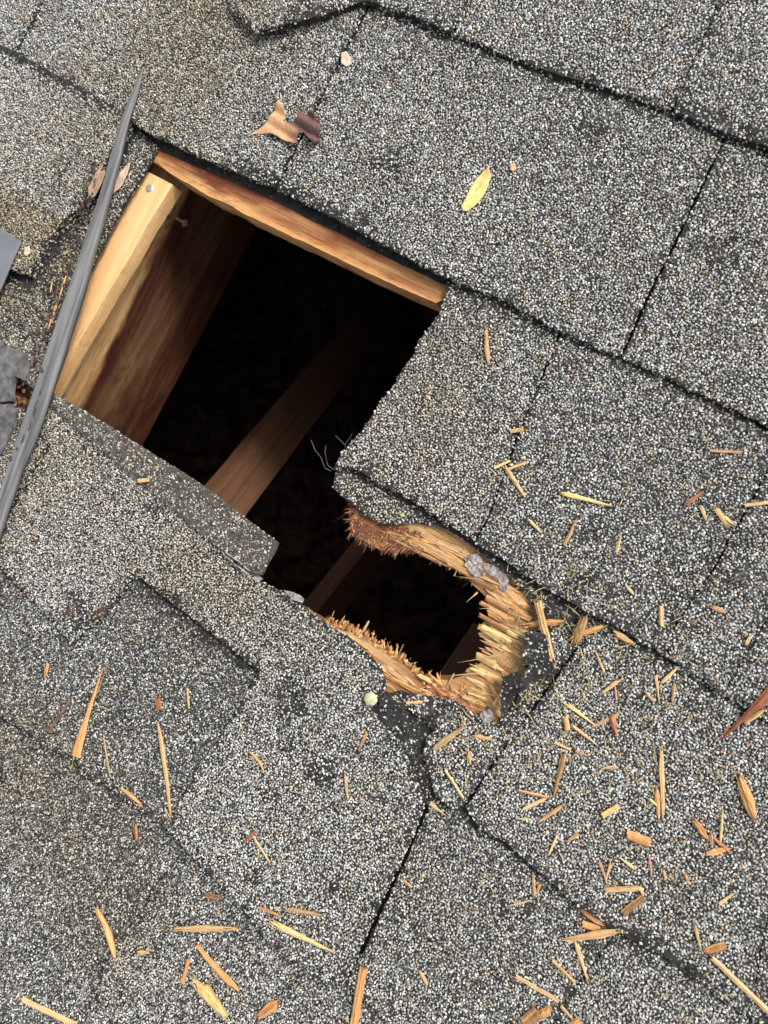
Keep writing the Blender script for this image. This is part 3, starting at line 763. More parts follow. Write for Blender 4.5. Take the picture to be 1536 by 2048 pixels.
CH = [
(152,1512,207,1335,26,'o','needle','wide orange splinter drawn out into a long needle, beside the rusty nail','r',.05),
(315,1442,342,1642,17,'t','blade','longest pale tan splinter lying on the shingles at lower left','b',.06),
(206,1465,220,1556,5,'s','blade','thin straw-coloured sliver between the needle-tipped splinter and the longest tan one','b',0),
(240,1575,286,1613,11,'o','blade','short orange and rust-red splinter lying near the end of the longest tan one','r',.1),
(271,1648,274,1682,10,'r','blade','tiny dark red chip below the orange and rust-red splinter at left','d',0),
(374,1374,378,1416,7,'o','blade','small upright orange sliver right of the red-brown square chip','r',0),
(315,1396,319,1420,14,'r','block','small square red-brown chip above the tip of the longest tan splinter','o',0),
(97,1325,90,1351,10,'o','blade','small orange chip near the left edge above the rusty nail','r',0),
(498,1503,529,1546,6,'o','blade','small curved orange sliver on the smooth middle tab','b',.35),
(486,1688,513,1660,9,'r','blade','small red-brown sliver forming a V with a straw one','d',0),
(505,1670,541,1727,6,'s','blade','thin straw sliver forming a V with a red-brown one','y',0),
(192,1815,229,1916,22,'o','blade','curved orange splinter with a dark red streak, left of centre near the bottom','r',.25),
(344,1858,479,1857,16,'t','blade','level tan splinter lying crosswise near the bottom','b',0),
(390,1885,480,1982,15,'o','blade','slanting splinter with a red lower edge under the level tan one','r',-.12),
(364,1968,379,1915,12,'o','block','short orange stub leaning on the big yellow chunk','r',0),
(386,1958,462,2046,44,'y','blade','big yellow chunk of split wood with a brown hollow at the bottom edge','b',.1),
(514,2036,557,2003,24,'o','blade','broad leaf-shaped orange chip with a red point at the bottom','r',0),
(44,1998,152,2050,18,'t','block','thick tan stick leaving the picture at the bottom left','s',0),
(411,1790,441,1796,16,'b','block','blunt brown chip on the dark shingle edge above the level tan splinter','o',0),
(274,1905,299,1905,12,'t','blade','small tan chip right of the curved orange splinter','o',0),
(514,1814,562,1833,9,'o','blade','short orange-tan sliver left of its longer twin in the lower middle','r',.1),
(564,1818,648,1831,10,'t','blade','tan sliver pointing right above the long straw stick','b',.05),
(538,1843,671,1906,14,'s','spike','long straw-yellow stick in the lower middle','y',0),
(728,1934,706,2055,23,'o','block','thick orange stick with a jagged top running off the bottom edge','r',0),
(838,1940,856,1971,8,'t','blade','small tan chip near the bottom right of the thick orange stick','o',0),
(889,1538,927,1597,7,'t','block','thin tan stick just below the torn black patch','y',0),
(690,1548,696,1602,8,'t','blade','upright feathery tan sliver on the smooth shingle left of the torn edge','s',0),
(799,1748,826,1772,6,'s','block','small straw stick on the middle shingle below the torn edge','y',0),
(735,1462,717,1502,8,'o','blade','small orange sliver just left of the torn black edge','b',0),
(848,1512,928,1452,13,'t','blade','bundle of tan fibres lying just below the ragged hole','g',0),
(944,1470,986,1479,10,'t','blade','feathery tan chip right of the fibre bundle under the hole','o',0),
(860,1606,895,1634,10,'s','needle','frayed straw tuft at the end of the torn black edge','g',0),
(938,1498,941,1530,5,'o','blade','tiny orange sliver below the feathery tan chip','b',0),
(1045,1250,1130,1242,15,'o','blade','orange stick crossed by the pale upright stick right of the hole','r',0),
(1150,1290,1172,1225,22,'b','blade','broad amber blade standing up in the clump right of the hole','o',0),
(1138,1276,1212,1250,13,'o','blade','orange splinter leaning across the amber blade','b',0),
(1144,1288,1150,1262,7,'o','blade','small orange peg at the foot of the amber blade','b',0),
(1224,1262,1270,1290,15,'t','blade','tan splinter tucked against the shingle edge right of the clump','b',0),
(1119,984,1226,1013,10,'y','spike','straight straw-yellow splinter on the upper right shingle above the ragged hole','t',0),
(1004,926,1050,996,10,'t','blade','tan splinter with a kinked lower end near the top of the ragged hole','o',.05),
(988,936,1021,921,7,'y','block','short yellow stick meeting the head of the kinked tan splinter','t',0),
(1016,939,1053,924,7,'s','block','short straw stick right of the kinked tan splinter','y',0),
(1020,863,1048,858,9,'t','block','lone short tan peg on the upper shingle','o',0),
(972,652,976,726,10,'t','blade','upright tan splinter just right of the square hole\'s top corner','r',0),
(1418,901,1487,905,6,'p','block','level pinkish-tan stick near the right edge','t',0),
(1367,1013,1405,984,8,'r','blade','red-brown sliver left of the yellow pair at right','o',0),
(1429,1015,1465,1068,10,'y','block','straight yellow stick of the pair near the right edge','t',0),
(1444,1030,1470,1051,9,'s','blade','frayed straw chip under the straight yellow stick','g',0),
(1401,1010,1413,1041,6,'s','blade','small straw sliver just left of the yellow pair','g',0),
(1488,1011,1545,1004,8,'y','block','yellow stick running off the right edge','t',0),
(1128,1092,1155,1034,6,'o','spike','thin orange sliver with a frayed top right of the ragged hole','s',0),
(1231,1112,1244,1063,6,'s','spike','thin olive-straw sliver right of the thin orange one','g',0),
(1056,1038,1083,1066,8,'s','blade','frayed brownish chip on the shingle above the grey lint','b',0),
(1322,1208,1323,1254,12,'t','block','short upright tan slat on the right, frayed at its top','y',0),
(1424,1214,1453,1226,9,'p','blade','small pink-brown chip on the right-hand shingle','r',0),
(1502,1268,1492,1291,7,'s','blade','small straw chip beside the far right joint','y',0),
(1250,1168,1268,1190,6,'t','blade','small tan flake above the long shingle edge at right','s',0),
(1190,1300,1209,1347,6,'s','blade','narrow straw sliver below the clump beside the hole','g',0),
(1443,1480,1548,1378,20,'r','needle2','big red-brown tapering splinter at the right edge','d',0),
(1488,1447,1531,1418,9,'t','blade','tan splinter behind the big red-brown one','s',0),
(1200,1390,1246,1354,8,'t','blade','tan sliver with a forked top in the middle of the right side','y',0),
(1230,1372,1233,1400,5,'p','blade','tiny pinkish sliver right of the forked tan one','t',0),
(1311,1345,1319,1408,5,'t','spike','thin upright tan sliver below the long shingle edge','p',0),
(1321,1368,1358,1332,8,'s','blade','forked straw sliver reaching to the long shingle edge','y',0),
(1290,1382,1309,1405,7,'t','blade','short tan sliver left of the thin upright one','p',0),
(1344,1408,1350,1362,6,'b','blade','thin brown upright sliver right of the forked straw one','t',0),
(1125,1401,1192,1452,8,'y','spike','long yellow sliver that meets the leaning tan stick','s',0),
(1184,1454,1239,1428,8,'t','block','tan stick leaning against the dark red-brown chip','s',0),
(1222,1426,1233,1472,14,'r','blade','red-brown chip with a dark edge at the end of the leaning tan stick','o',0),
(1131,1431,1135,1461,11,'o','block','short blunt orange chip below the long yellow sliver','t',0),
(1144,1451,1196,1491,6,'o','spike','slim orange-tan sliver slanting down under the blunt chip','y',0),
(1108,1484,1145,1501,6,'t','block','small tan stick touching the head of the olive-tan splinter','s',0),
(1147,1500,1177,1512,6,'p','blade','small pinkish sliver right of the olive-tan splinter','t',0),
(1130,1502,1106,1598,11,'b','spike','olive-tan splinter hanging down from a small tan stick','s',0),
(1199,1540,1238,1536,8,'t','blade','little curved tan sliver between the olive-tan and the tall upright splinters','g',.3),
(1322,1490,1327,1642,13,'t','blade','tallest upright splinter on the right','p',0),
(1313,1572,1318,1642,10,'o','blade','shorter splinter clinging to the foot of the tallest upright one','t',0),
(1295,1595,1315,1612,6,'s','blade','little straw sliver touching the foot of the tallest upright one from the left','y',0),
(1477,1548,1511,1643,19,'o','blade','plump orange splinter with a dark foot near the right edge','p',0),
(1034,1580,1101,1596,7,'p','blade','pinkish sliver pointing at the foot of the olive-tan splinter','t',0),
(1045,1619,1097,1594,7,'t','blade','tan sliver just below the pinkish one','s',0),
(1076,1645,1129,1609,10,'t','blade','wider tan sliver with a frayed upper end, below the pinkish one','o',0),
(1029,1637,1064,1639,5,'g','blade','small level olive sliver left of the wider tan sliver','s',0),
(1204,1632,1239,1611,11,'y','block','bright lemon-yellow chip in the lower right','y',0),
(1252,1667,1301,1687,24,'o','block','stubby chip with a dark red middle and brushy ends','d',0),
(1387,1638,1416,1679,13,'o','blade','smooth orange seed-shaped chip left of the fan of slivers','r',0),
(1410,1708,1460,1696,13,'o','blade','orange chip at the foot of the fan of slivers at right','t',0),
(1446,1618,1440,1692,5,'s','blade','thin olive sliver standing in the fan at right','b',0),
(1424,1674,1463,1706,7,'r','blade','reddish sliver crossing the fan at right','o',0),
(1422,1665,1424,1695,7,'b','blade','short brown sliver in the middle of the fan at right','t',0),
(1208,1780,1281,1776,10,'s','block','upper arm of the bent straw splinter shaped like a Z','b',0),
(1278,1770,1288,1794,7,'s','blade','tiny straw elbow joining the two arms of the Z shape','b',0),
(1244,1828,1288,1794,15,'b','block','brown lower arm of the Z shape','o',0),
(1197,1718,1216,1770,6,'p','blade','left pinkish sliver of the pair standing on the Z shape','r',0),
(1223,1720,1211,1764,6,'t','blade','right tan sliver of the pair standing on the Z shape','s',0),
(1297,1704,1304,1754,6,'p','blade','thin pinkish upright sliver below the chip with the dark red middle','r',0),
(1160,1818,1212,1850,17,'o','blade','upper shaggy orange chunk above the long tan boat-shaped splinter','d',0),
(1163,1847,1203,1860,18,'o','block','lower shaggy chunk with a red hollow above the boat-shaped splinter','r',0),
(1122,1880,1242,1862,15,'t','blade','long tan boat-shaped splinter in the lower right','y',0),
(1150,1879,1177,1967,10,'t','spike','slender tan splinter hanging from the boat-shaped one','y',0),
(1104,1920,1151,1966,8,'t','block','tan stick below the boat-shaped splinter on its left','o',0),
(1028,1950,1119,2003,10,'t','block','long pale stick sloping to the amber chunks at the bottom','o',0),
(1389,1848,1404,1907,6,'s','blade','thin straw sliver standing on the knot of the longest stick','t',0),
(1405,1904,1452,1889,15,'o','blade','frayed orange knot at the head of the longest stick','r',0),
(1422,1912,1545,2030,14,'t','block','longest pale stick running to the bottom right corner','y',0),
(1048,2046,1078,2022,27,'b','block','dark amber chunk with a grooved face at the bottom edge','o',0),
(1075,2036,1104,2014,20,'o','blade','rounded orange chunk right of the dark amber one','b',0),
(1120,2010,1150,2044,6,'s','spike','thin straw sliver right of the amber chunks','g',0),
(1142,2052,1160,2040,16,'o','block','small orange stub half out of the bottom edge','b',0),
(1327,1738,1332,1762,7,'o','blade','tiny orange sliver right of the pinkish upright one','p',0),
(1370,1747,1379,1770,6,'o','blade','tiny orange sliver below the fan at right','r',0),
(1434,1811,1473,1782,6,'t','spike','small forked tan sliver above the longest stick','s',0),
(1066,1743,1069,1792,6,'t','blade','tiny upright tan sliver beside its darker partner at the dark shingle edge','s',0),
(1073,1787,1082,1764,7,'o','blade','tiny darker partner of the upright tan sliver at the dark shingle edge','b',0),
(1097,1712,1117,1664,5,'s','blade','thin straw sliver left of the lemon-yellow chip','y',0),
(1134,1682,1159,1667,7,'t','blade','frayed tan sliver between the thin straw one and the dark red chip','s',0),
(1239,1715,1273,1740,6,'s','blade','thin dull straw sliver above the Z shape','g',0),
(1016,1812,1066,1800,4,'t','blade','long faint tan sliver left of the tiny upright pair','g',0),
(1321,1995,1338,1988,5,'g','blade','tiny greenish sliver near the bottom right','y',0),
(276,962,299,960,11,'t','block','small tan peg lying on the sawn strip below the square hole','y',0),
(846,1404,812,1406,8,'t','block','small tan peg beside the olive pebble','o',0),
(1075,1200,1105,1327,18,'t','block','pale tan stick standing upright across the orange one right of the hole','o',0),
]
for i, c in enumerate(CH):
    random.seed(100+i)
    x0, y0, x1, y1, wpx, tone, style, label, t2, bend = c
    if style == 'needle2': x0, y0, x1, y1 = x1, y1, x0, y0; style = 'needle'
    up = .0022 if label.startswith('pale tan stick standing') or 'leaning across' in label or 'amber blade standing' in label else random.uniform(0, .0008)
    chip(x0, y0, x1, y1, wpx, tone, style, label, t2, bend, up, up)

# ------------------------------------------------------------------ broken ends of the boards
random.seed(31)
def add_sliver(acc, a_, b_, wd, tone, tone2, style='needle', th=None, streak=.3, bend=0):
    V, Fc, C = acc
    v, f, c = sliver_mesh((b_-a_).length, wd, tone, tone2, style, bend, lanes=2, thick=th, streak=streak)
    M = frame(a_, b_, random.uniform(-.6, .6)); o = len(V)
    V += [M @ Vector(q) for q in v]; Fc += [tuple(i+o for i in q) for q in f]; C += c
def along(path, z, n):
    """n random (point, inward normal) along a photo polyline; inward = left of travel flipped by caller"""
    Q = [P(x, y, z) for x, y in path]; Ls = [(Q[i+1]-Q[i]).length for i in range(len(Q)-1)]; tot = sum(Ls)
    for k in range(n):
        s = tot*(k+random.random())/n; i = 0
        while i < len(Ls)-1 and s > Ls[i]: s -= Ls[i]; i += 1
        d = (Q[i+1]-Q[i]).normalized()
        yield Q[i]+d*s, Vector((-d.y, d.x, 0)), (s+sum(Ls[:i]))/tot
sheaths = [o for o in COL.objects if o.name.startswith('sheathing_board')]
s_right = next(o for o in sheaths if o.get('label', '').startswith('board with a splintered'))
s_low = next(o for o in sheaths if o.get('label', '').startswith('board with a rough'))
s_up = next(o for o in sheaths if o.get('label', '').startswith('board above'))
acc2 = ([], [], [])
# fuzzy reddish fibres on the upper side
acc = ([], [], [])
for p, n_, u in along([(704, 1035), (714, 1072), (738, 1087), (760, 1097), (785, 1096), (804, 1087), (829, 1094), (850, 1103), (867, 1122), (886, 1126), (911, 1138), (930, 1152), (945, 1170)], ZS, 330):
    n_ = -n_ if (P(800, 1200, 0)-p).dot(n_) < 0 else n_
    dz = random.uniform(.0, .016); ln = (.0015+.0055*random.random()**2)*(1.3 if u < .5 else .9)*(1+1.2*nz(u*40, 0, 1, 3))
    dr = (n_ + Vector((random.gauss(0, .45), random.gauss(0, .35), random.uniform(-.9, .1)))).normalized()
    a_ = p - n_*random.uniform(.0, .004) - Vector((0, 0, dz))
    add_sliver(acc, a_, a_+dr*ln, random.choice((.0005, .0007, .001, .0016, .0024)), random.choice('oorrrtty' if u < .6 else 'rrddotn'), 'd', random.choice(('needle', 'spike', 'blade')))
me = col_mesh('broken_fibres', *acc); tag(link('broken_fibres', me, s_right), kind='stuff')
for _ in range(760):
    x = random.uniform(700, 850); y = 1012+(x-702)*.42+random.uniform(-6, 56)
    if x > 800: y = min(y, 1096)
    a_ = P(x, y, ZS+random.uniform(-.001, .0012)); an = random.gauss(-1.9, .6)
    add_sliver(acc2, a_, a_+Vector((math.cos(an), math.sin(an), random.uniform(-.5, .3)))*random.uniform(.002, .0065), random.uniform(.0004, .0014), random.choice('rrrdorpnd'), 'k')
tag(link('torn_fibres', col_mesh('torn_fibres', *acc2), s_right), kind='stuff')
# fibres on the lower side
acc = ([], [], [])
for p, n_, u in along([(645, 1244), (670, 1254), (694, 1261), (716, 1272), (738, 1284), (763, 1300), (782, 1316), (809, 1332), (831, 1356), (850, 1370)], ZS-.001, 330):
    n_ = -n_ if (P(830, 1230, 0)-p).dot(n_) < 0 else n_
    dz = random.uniform(.0, .013); ln = (.0014+.0055*random.random()**2)*(1+1.2*nz(u*40, 2, 1, 8))
    dr = (n_*1.0 + Vector((random.gauss(0, .5), random.gauss(0, .3), random.uniform(-.5, .5)))).normalized()
    a_ = p - n_*random.uniform(-.001, .004)+n_*dz*.15 - Vector((0, 0, dz))
    add_sliver(acc, a_, a_+dr*ln, random.choice((.0004, .0007, .001, .0015, .0024)), random.choice('ttoosrby'), 'r', random.choice(('needle', 'spike', 'blade')))
me = col_mesh('broken_fibres', *acc); tag(link('broken_fibres', me, s_low), kind='stuff')
# long splinters of the right-hand end: individual parts, grain along -X
def part_sliver(x0, y0, x1, y1, wpx, tone, style, z0, z1, tone2='b', parent=None, bend=.06):
    a_ = P(x0, y0, z0); b_ = P(x1, y1, z1)
    V, Fc, C = sliver_mesh((b_-a_).length, wpx*.00033, tone, tone2, style, random.uniform(-bend, bend), thick=max(.0008, wpx*.00008), streak=.3)
    o = link('splinter', col_mesh('splinter', V, Fc, C), parent or s_right); o.matrix_world = frame(a_, b_, random.uniform(-.25, .25)); return o
gdir = (P(900, 1200, 0)-P(1000, 1258, 0)).normalized()
for k in range(150):
    u = (k+random.random())/150
    by = 1150+u*275
    bx = 1012+46*math.sin(min(1, u*1.35)*math.pi)+random.uniform(-46, 16) - 60*max(0, u-.72)/.28
    L = random.uniform(40, 100)
    slope = .50+random.gauss(0, .045) + (0 if u < .85 else -.10)
    x1 = bx-L*.88; lim = (935 if u < .2 else (950 if u < .7 else 925))+random.uniform(0, 28)
    x1 = max(x1, lim)
    if bx-x1 < 18: continue
    y1 = by-(bx-x1)*slope
    z0 = ZS+random.uniform(-.002, .0025); z1 = z0-random.uniform(-.0005, .004)
    part_sliver(bx, by, x1, y1, random.uniform(4, 13), random.choice('ytytossb'), random.choice(['spike', 'spike', 'block', 'blade', 'block']), z0, z1, random.choice('bord'), bend=.02)
# lower right knot of torn fibres
for k in range(60):
    bx = random.uniform(862, 1000); by = 1372+(bx-862)*.42+random.uniform(-12, 16)
    an = random.gauss(math.radians(-150), .8); L = random.uniform(18, 55)
    part_sliver(bx, by, bx+math.cos(an)*L, by+math.sin(an)*L*.8, random.uniform(3, 10), random.choice('tyosorr'), random.choice(['spike', 'needle', 'blade']), ZS+.0005, ZS+random.uniform(-.002, .003), random.choice('rbd'), s_right)
# long fibres poking into the hole
for (x0, y0, x1, y1, w_) in [(1000, 1310, 912, 1326, 4), (960, 1160, 906, 1152, 3), (908, 1152, 920, 1128, 2), (955, 1185, 932, 1205, 4), (985, 1218, 958, 1217, 2), (1010, 1395, 905, 1378, 4), (975, 1345, 890, 1352, 6), (720, 1010, 664, 1046, 1)]:
    part_sliver(x0, y0, x1, y1, w_, 's', 'needle', ZS+.002, ZS+.001)
# long planed face above the hole: layered strips along the grain
for (x0, y0, x1, y1, w_, tn) in [(800, 1062, 1000, 1170, 16, 't'), (770, 1058, 960, 1160, 12, 'o'), (830, 1062, 985, 1140, 18, 't'), (770, 1070, 900, 1135, 8, 'b'), (650, 1250, 770, 1335, 9, 't'), (700, 1288, 850, 1385, 12, 't'), (760, 1345, 900, 1412, 14, 'o'),
                                (1000, 1165, 1062, 1215, 24, 't'), (985, 1165, 1066, 1245, 22, 'o'), (960, 1165, 1048, 1225, 18, 't'), (745, 1352, 800, 1392, 20, 'b'), (860, 1395, 985, 1432, 16, 'r'), (955, 1372, 1005, 1440, 16, 't'), (975, 1360, 1008, 1425, 12, 'y')]:
    part_sliver(x0, y0, x1, y1, w_, tn, 'blade', ZS+.0006, ZS+.0006, 'o', s_low if y1 > 1300 and x1 < 860 else s_right)

random.seed(77)
def parallel(path, n_, half, tones, lo, hi, par, zz):
    tot = len(path)-1
    for k in range(n_):
        u = (k+random.random())/n_*tot; i = min(tot-1, int(u)); f = u-i
        x = path[i][0]*(1-f)+path[i+1][0]*f; y = path[i][1]*(1-f)+path[i+1][1]*f
        dx, dy = path[i+1][0]-path[i][0], path[i+1][1]-path[i][1]; L0 = math.hypot(dx, dy); dx /= L0; dy /= L0
        o_ = random.uniform(-half, half); L = random.uniform(lo, hi); an = random.gauss(0, .10)
        ex, ey = dx*math.cos(an)-dy*math.sin(an), dx*math.sin(an)+dy*math.cos(an)
        part_sliver(x-dy*o_-ex*L/2, y+dx*o_-ey*L/2, x-dy*o_+ex*L/2, y+dx*o_+ey*L/2, random.uniform(2.5, 7), random.choice(tones), random.choice(['blade', 'spike', 'needle']), zz+random.uniform(-.0006, .0008), zz+random.uniform(-.0006, .0008), 'b', par, .03)
parallel([(668, 1262), (720, 1300), (775, 1338), (830, 1378)], 46, 11, 'ttosbnyr', 22, 60, s_low, ZS+.0004)
parallel([(795, 1068), (860, 1092), (930, 1128), (985, 1172)], 44, 17, 'ttobbyns', 30, 80, s_right, ZS+.0004)
parallel([(840, 1385), (900, 1396), (970, 1415)], 30, 14, 'rrobtnd', 16, 44, s_right, ZS+.0008)
# ------------------------------------------------------------------ fine fibres lying about (nobody could count them)
random.seed(5)
acc = ([], [], [])
def scatter_f(n, cx, cy, sx, sy, lmin, lmax):
    for _ in range(n):
        x, y = random.gauss(cx, sx), random.gauss(cy, sy)
        if 640 < x < 1010 and 880 < y < 1400 and not (x > 900 and y < 1080): continue
        if x < 640 and y < 1180: continue
        if not (0 < x < 1560 and 600 < y < 2060): continue
        an = random.uniform(0, 6.283); L = random.uniform(lmin, lmax)
        a_ = P(x, y, .003); z = surf(a_.x, a_.y); a_ = P(x, y, z+.0016)
        b_ = a_+Vector((math.cos(an), math.sin(an), random.uniform(-.05, .12)))*L
        add_sliver(acc, a_, b_, random.uniform(.00025, .0007), random.choice('ssggggt'), 'g', 'blade', th=.00025, bend=random.uniform(-.4, .4))
scatter_f(190, 1120, 1340, 190, 190, .003, .011)
scatter_f(80, 1250, 1650, 230, 260, .003, .009)
scatter_f(40, 1220, 1000, 190, 110, .003, .008)
scatter_f(190, 1040, 1310, 70, 110, .004, .016)
scatter_f(240, 1180, 1480, 190, 220, .0012, .003)
scatter_f(40, 600, 1650, 200, 200, .003, .007)
tag(link('wood_fibres', col_mesh('wood_fibres', *acc)), 'hair-thin straw fibres and sawdust strewn over the shingles below the hole', 'fibres', kind='stuff')

# ------------------------------------------------------------------ torn flaps of felt beside the splintered end
def flap(outline, z, curl, label):
    SEED[0] += 1
    ol = pts(outline, z); cx = sum(p.x for p in ol)/len(ol); cy = sum(p.y for p in ol)/len(ol)
    o = slab('torn_flap', ol, lambda x, y: z+curl*(nz(x, y, 70, SEED[0])+.5)+nz(x, y, 240, 3)*.0006, .0022, M_ASPH, roof, seed=SEED[0], amp=.0014, grid=.003, step=.0015,
             dens=lambda x, y: .16+.35*max(0, nz(x, y, 110, 4)), tint=lambda x, y: .2)
    o['label'] = label
flap([(1050, 1264), (1070, 1262), (1090, 1270), (1096, 1300), (1104, 1330), (1080, 1338), (1045, 1328), (1044, 1296)], .005, .0015, 'black torn felt flap with a square corner right of the hole')
flap([(1006, 1352), (1040, 1340), (1080, 1332), (1112, 1336), (1096, 1352), (1060, 1372), (1030, 1392), (1016, 1432), (1004, 1440), (1003, 1400)], .005, .004, 'curled black felt flap at the bottom right corner of the hole')
flap([(752, 1390), (800, 1382), (850, 1396), (845, 1412), (800, 1418), (765, 1414)], .002, .001, 'narrow black felt remnant along the lower lip of the hole')
# bare tear line under the two lower shingles
flap([(735, 1402), (790, 1412), (860, 1440), (880, 1470), (862, 1520), (880, 1600), (850, 1610), (838, 1560), (800, 1496), (752, 1440)], -.0004, .0006, 'bare black asphalt tear running down from the hole')

# ------------------------------------------------------------------ leaves and litter
def leaf(name, outline, ridge, label, mat, zoff=.0016, cup=.0035, mixf=None, cat='leaf', amp=.0003, thick=.0003, fold=None):
    zb = max(surf(*P(x_, y_, .004)[:2]) for x_, y_ in outline) - (.0006 if len(outline) < 8 else .0010)
    ol = [P(x, y, zb+zoff) for x, y in outline]
    poly = densify([Vector((p.x, p.y)) for p in ol], .0012, amp, 3.3)
    nb = len(poly); pt = list(poly)
    xs = [p.x for p in poly]; ys = [p.y for p in poly]; g = .0013
    y = min(ys)
    while y < max(ys):
        x = min(xs)
        while x < max(xs): pt.append(Vector((x, y))); x += g
        y += g
    v, _, f, *_r = delaunay_2d_cdt(pt, [], [list(range(nb))], 1, 1e-7)
    used = sorted({i for t in f for i in t}); idx = {u: k for k, u in enumerate(used)}
    A, B = (P(ridge[0][0], ridge[0][1], zb+zoff), P(ridge[1][0], ridge[1][1], zb+zoff)); d = (B-A).normalized(); nn = Vector((-d.y, d.x, 0))
    V = []; mv = []
    for u in used:
        p = Vector((v[u].x, v[u].y, 0)); o = (p-Vector((A.x, A.y, 0))); s = o.dot(nn); t = o.dot(d)/(B-A).length
        z = zb+zoff + cup*(abs(s)/.008)**1.6*.6 + nz(p.x, p.y, 130, 2)*.0012 + (fold(t, s) if fold else 0) - (.0004 if abs(s) < .0004 else 0)
        V.append((p.x, p.y, max(z, zb+.0008))); mv.append(mixf(t, s) if mixf else t)
    me = mesh(name, V, [tuple(idx[i] for i in t) for t in f], [mat], True)
    at = me.attributes.new('mixv', 'FLOAT', 'POINT')
    for i, q in enumerate(mv): at.data[i].value = max(0, min(1, q))
    o = link(name, me); md = o.modifiers.new('thick', 'SOLIDIFY'); md.thickness = thick
    return tag(o, label, cat)
leaf('fallen_leaf', [(978, 334), (983, 352), (976, 372), (966, 394), (952, 410), (936, 421), (925, 422), (924, 412), (932, 396), (940, 376), (952, 358), (966, 342)], ((925, 421), (978, 335)),
     'narrow yellow leaf with a brownish tip on the upper middle shingle', M_LEAFY, cup=.0022, mixf=lambda t, s: max(0, t-.55)*2.2)
leaf('fallen_leaf', [(498, 272), (520, 260), (538, 243), (552, 222), (562, 205), (570, 216), (573, 232), (568, 246), (582, 251), (592, 246), (600, 240), (598, 232), (602, 224), (608, 228), (614, 234), (622, 229), (630, 232), (634, 242), (641, 244), (640, 254), (646, 262), (641, 270),
                     (642, 282), (638, 294), (631, 287), (622, 284), (617, 276), (609, 268), (602, 271), (598, 280), (593, 292), (584, 290), (575, 287), (556, 276), (540, 268), (515, 267)], ((515, 266), (640, 262)),
     'curled maple leaf scrap, orange at one end and purple-brown at the other', M_LEAFB, cup=.001, amp=.0007, mixf=lambda t, s: 0.05 if t < .45 else min(1, (t-.45)*4+120*max(0, s)),
     fold=lambda t, s: .0035*abs(math.sin(t*8+s*300))*(.25+t*1.2))
leaf('leaf_scrap', [(683, 108), (694, 104), (702, 116), (703, 128), (692, 134), (682, 126)], ((684, 120), (702, 120)), 'small peach-coloured leaf scrap near the top beside a joint', M_LEAFT, cup=.002, mixf=lambda t, s: 0)
leaf('leaf_scrap', [(1020, 328), (1030, 327), (1033, 336), (1026, 344), (1020, 340)], ((1020, 335), (1033, 335)), 'tiny pinkish scrap right of the yellow leaf', M_LEAFB, cup=.001, mixf=lambda t, s: .1)
leaf('leaf_scrap', [(262, 322), (256, 348), (246, 366), (238, 378), (222, 392), (216, 386), (226, 364), (240, 346), (250, 334)], ((220, 390), (260, 325)), 'pale dry leaf scrap tucked behind the grey strip', M_LEAFT, cup=.002, mixf=lambda t, s: .1, zoff=.003)
leaf('leaf_scrap', [(200, 330), (212, 345), (204, 372), (190, 392), (176, 400), (178, 378), (186, 356)], ((178, 398), (206, 332)), 'crumpled brown leaf scrap left of the grey strip', M_LEAFT, cup=.003, mixf=lambda t, s: .9, zoff=.002)
leaf('leaf_scrap', [(48, 494), (58, 492), (60, 506), (52, 512), (46, 506)], ((48, 502), (60, 500)), 'tiny tan flake on the raised tab near the grey plate', M_LEAFT, cup=.001, mixf=lambda t, s: 0)
# brown rotted leaf blotches on the dark shingle
leaf('leaf_scrap', [(124, 1222), (140, 1216), (150, 1222), (154, 1236), (140, 1232), (130, 1240)], ((120, 1232), (158, 1232)), 'flat rotted brown leaf scrap on the dark shingle, left one', M_ROT, cup=.0004, mixf=lambda t, s: 1.0, zoff=.0008, amp=.0016)
leaf('leaf_scrap', [(196, 1216), (210, 1212), (212, 1228), (200, 1240), (192, 1232)], ((194, 1226), (212, 1224)), 'flat rotted brown leaf scrap on the dark shingle, right one', M_ROT, cup=.0004, mixf=lambda t, s: 1.0, zoff=.0008, amp=.0016)

def lump(name, cx, cy, rpx, mat, label, cat, zs=.5, sub=3, rough=.18, zoff=0.0, sx=1.0, rot=0.0, zfix=None, parent=None):
    p = P(cx, cy, .004); z = surf(p.x, p.y) if zfix is None else zfix; p = P(cx, cy, z+zoff+.0008); r = rpx*.00034
    bm = bmesh.new(); bmesh.ops.create_icosphere(bm, subdivisions=sub, radius=1)
    for v in bm.verts:
        k = 1+rough*noise.noise(v.co*1.8+Vector((cx, cy, 0)))+rough*.5*noise.noise(v.co*5+Vector((cy, cx, 0)))
        v.co = Vector((v.co.x*r*k*sx, v.co.y*r*k, v.co.z*r*k*zs))
    me = D.meshes.new(name); bm.to_mesh(me); bm.free(); me.materials.append(mat)
    me.polygons.foreach_set('use_smooth', [True]*len(me.polygons))
    o = link(name, me, parent); o.location = p; o.rotation_euler.z = rot
    if label: o['label'] = label
    if cat: o['category'] = cat
    return o
lump('pebble', 741, 1398, 13, M_PEBBLE, 'round olive-yellow pebble at the lower left corner of the ragged hole', 'pebble', .5)
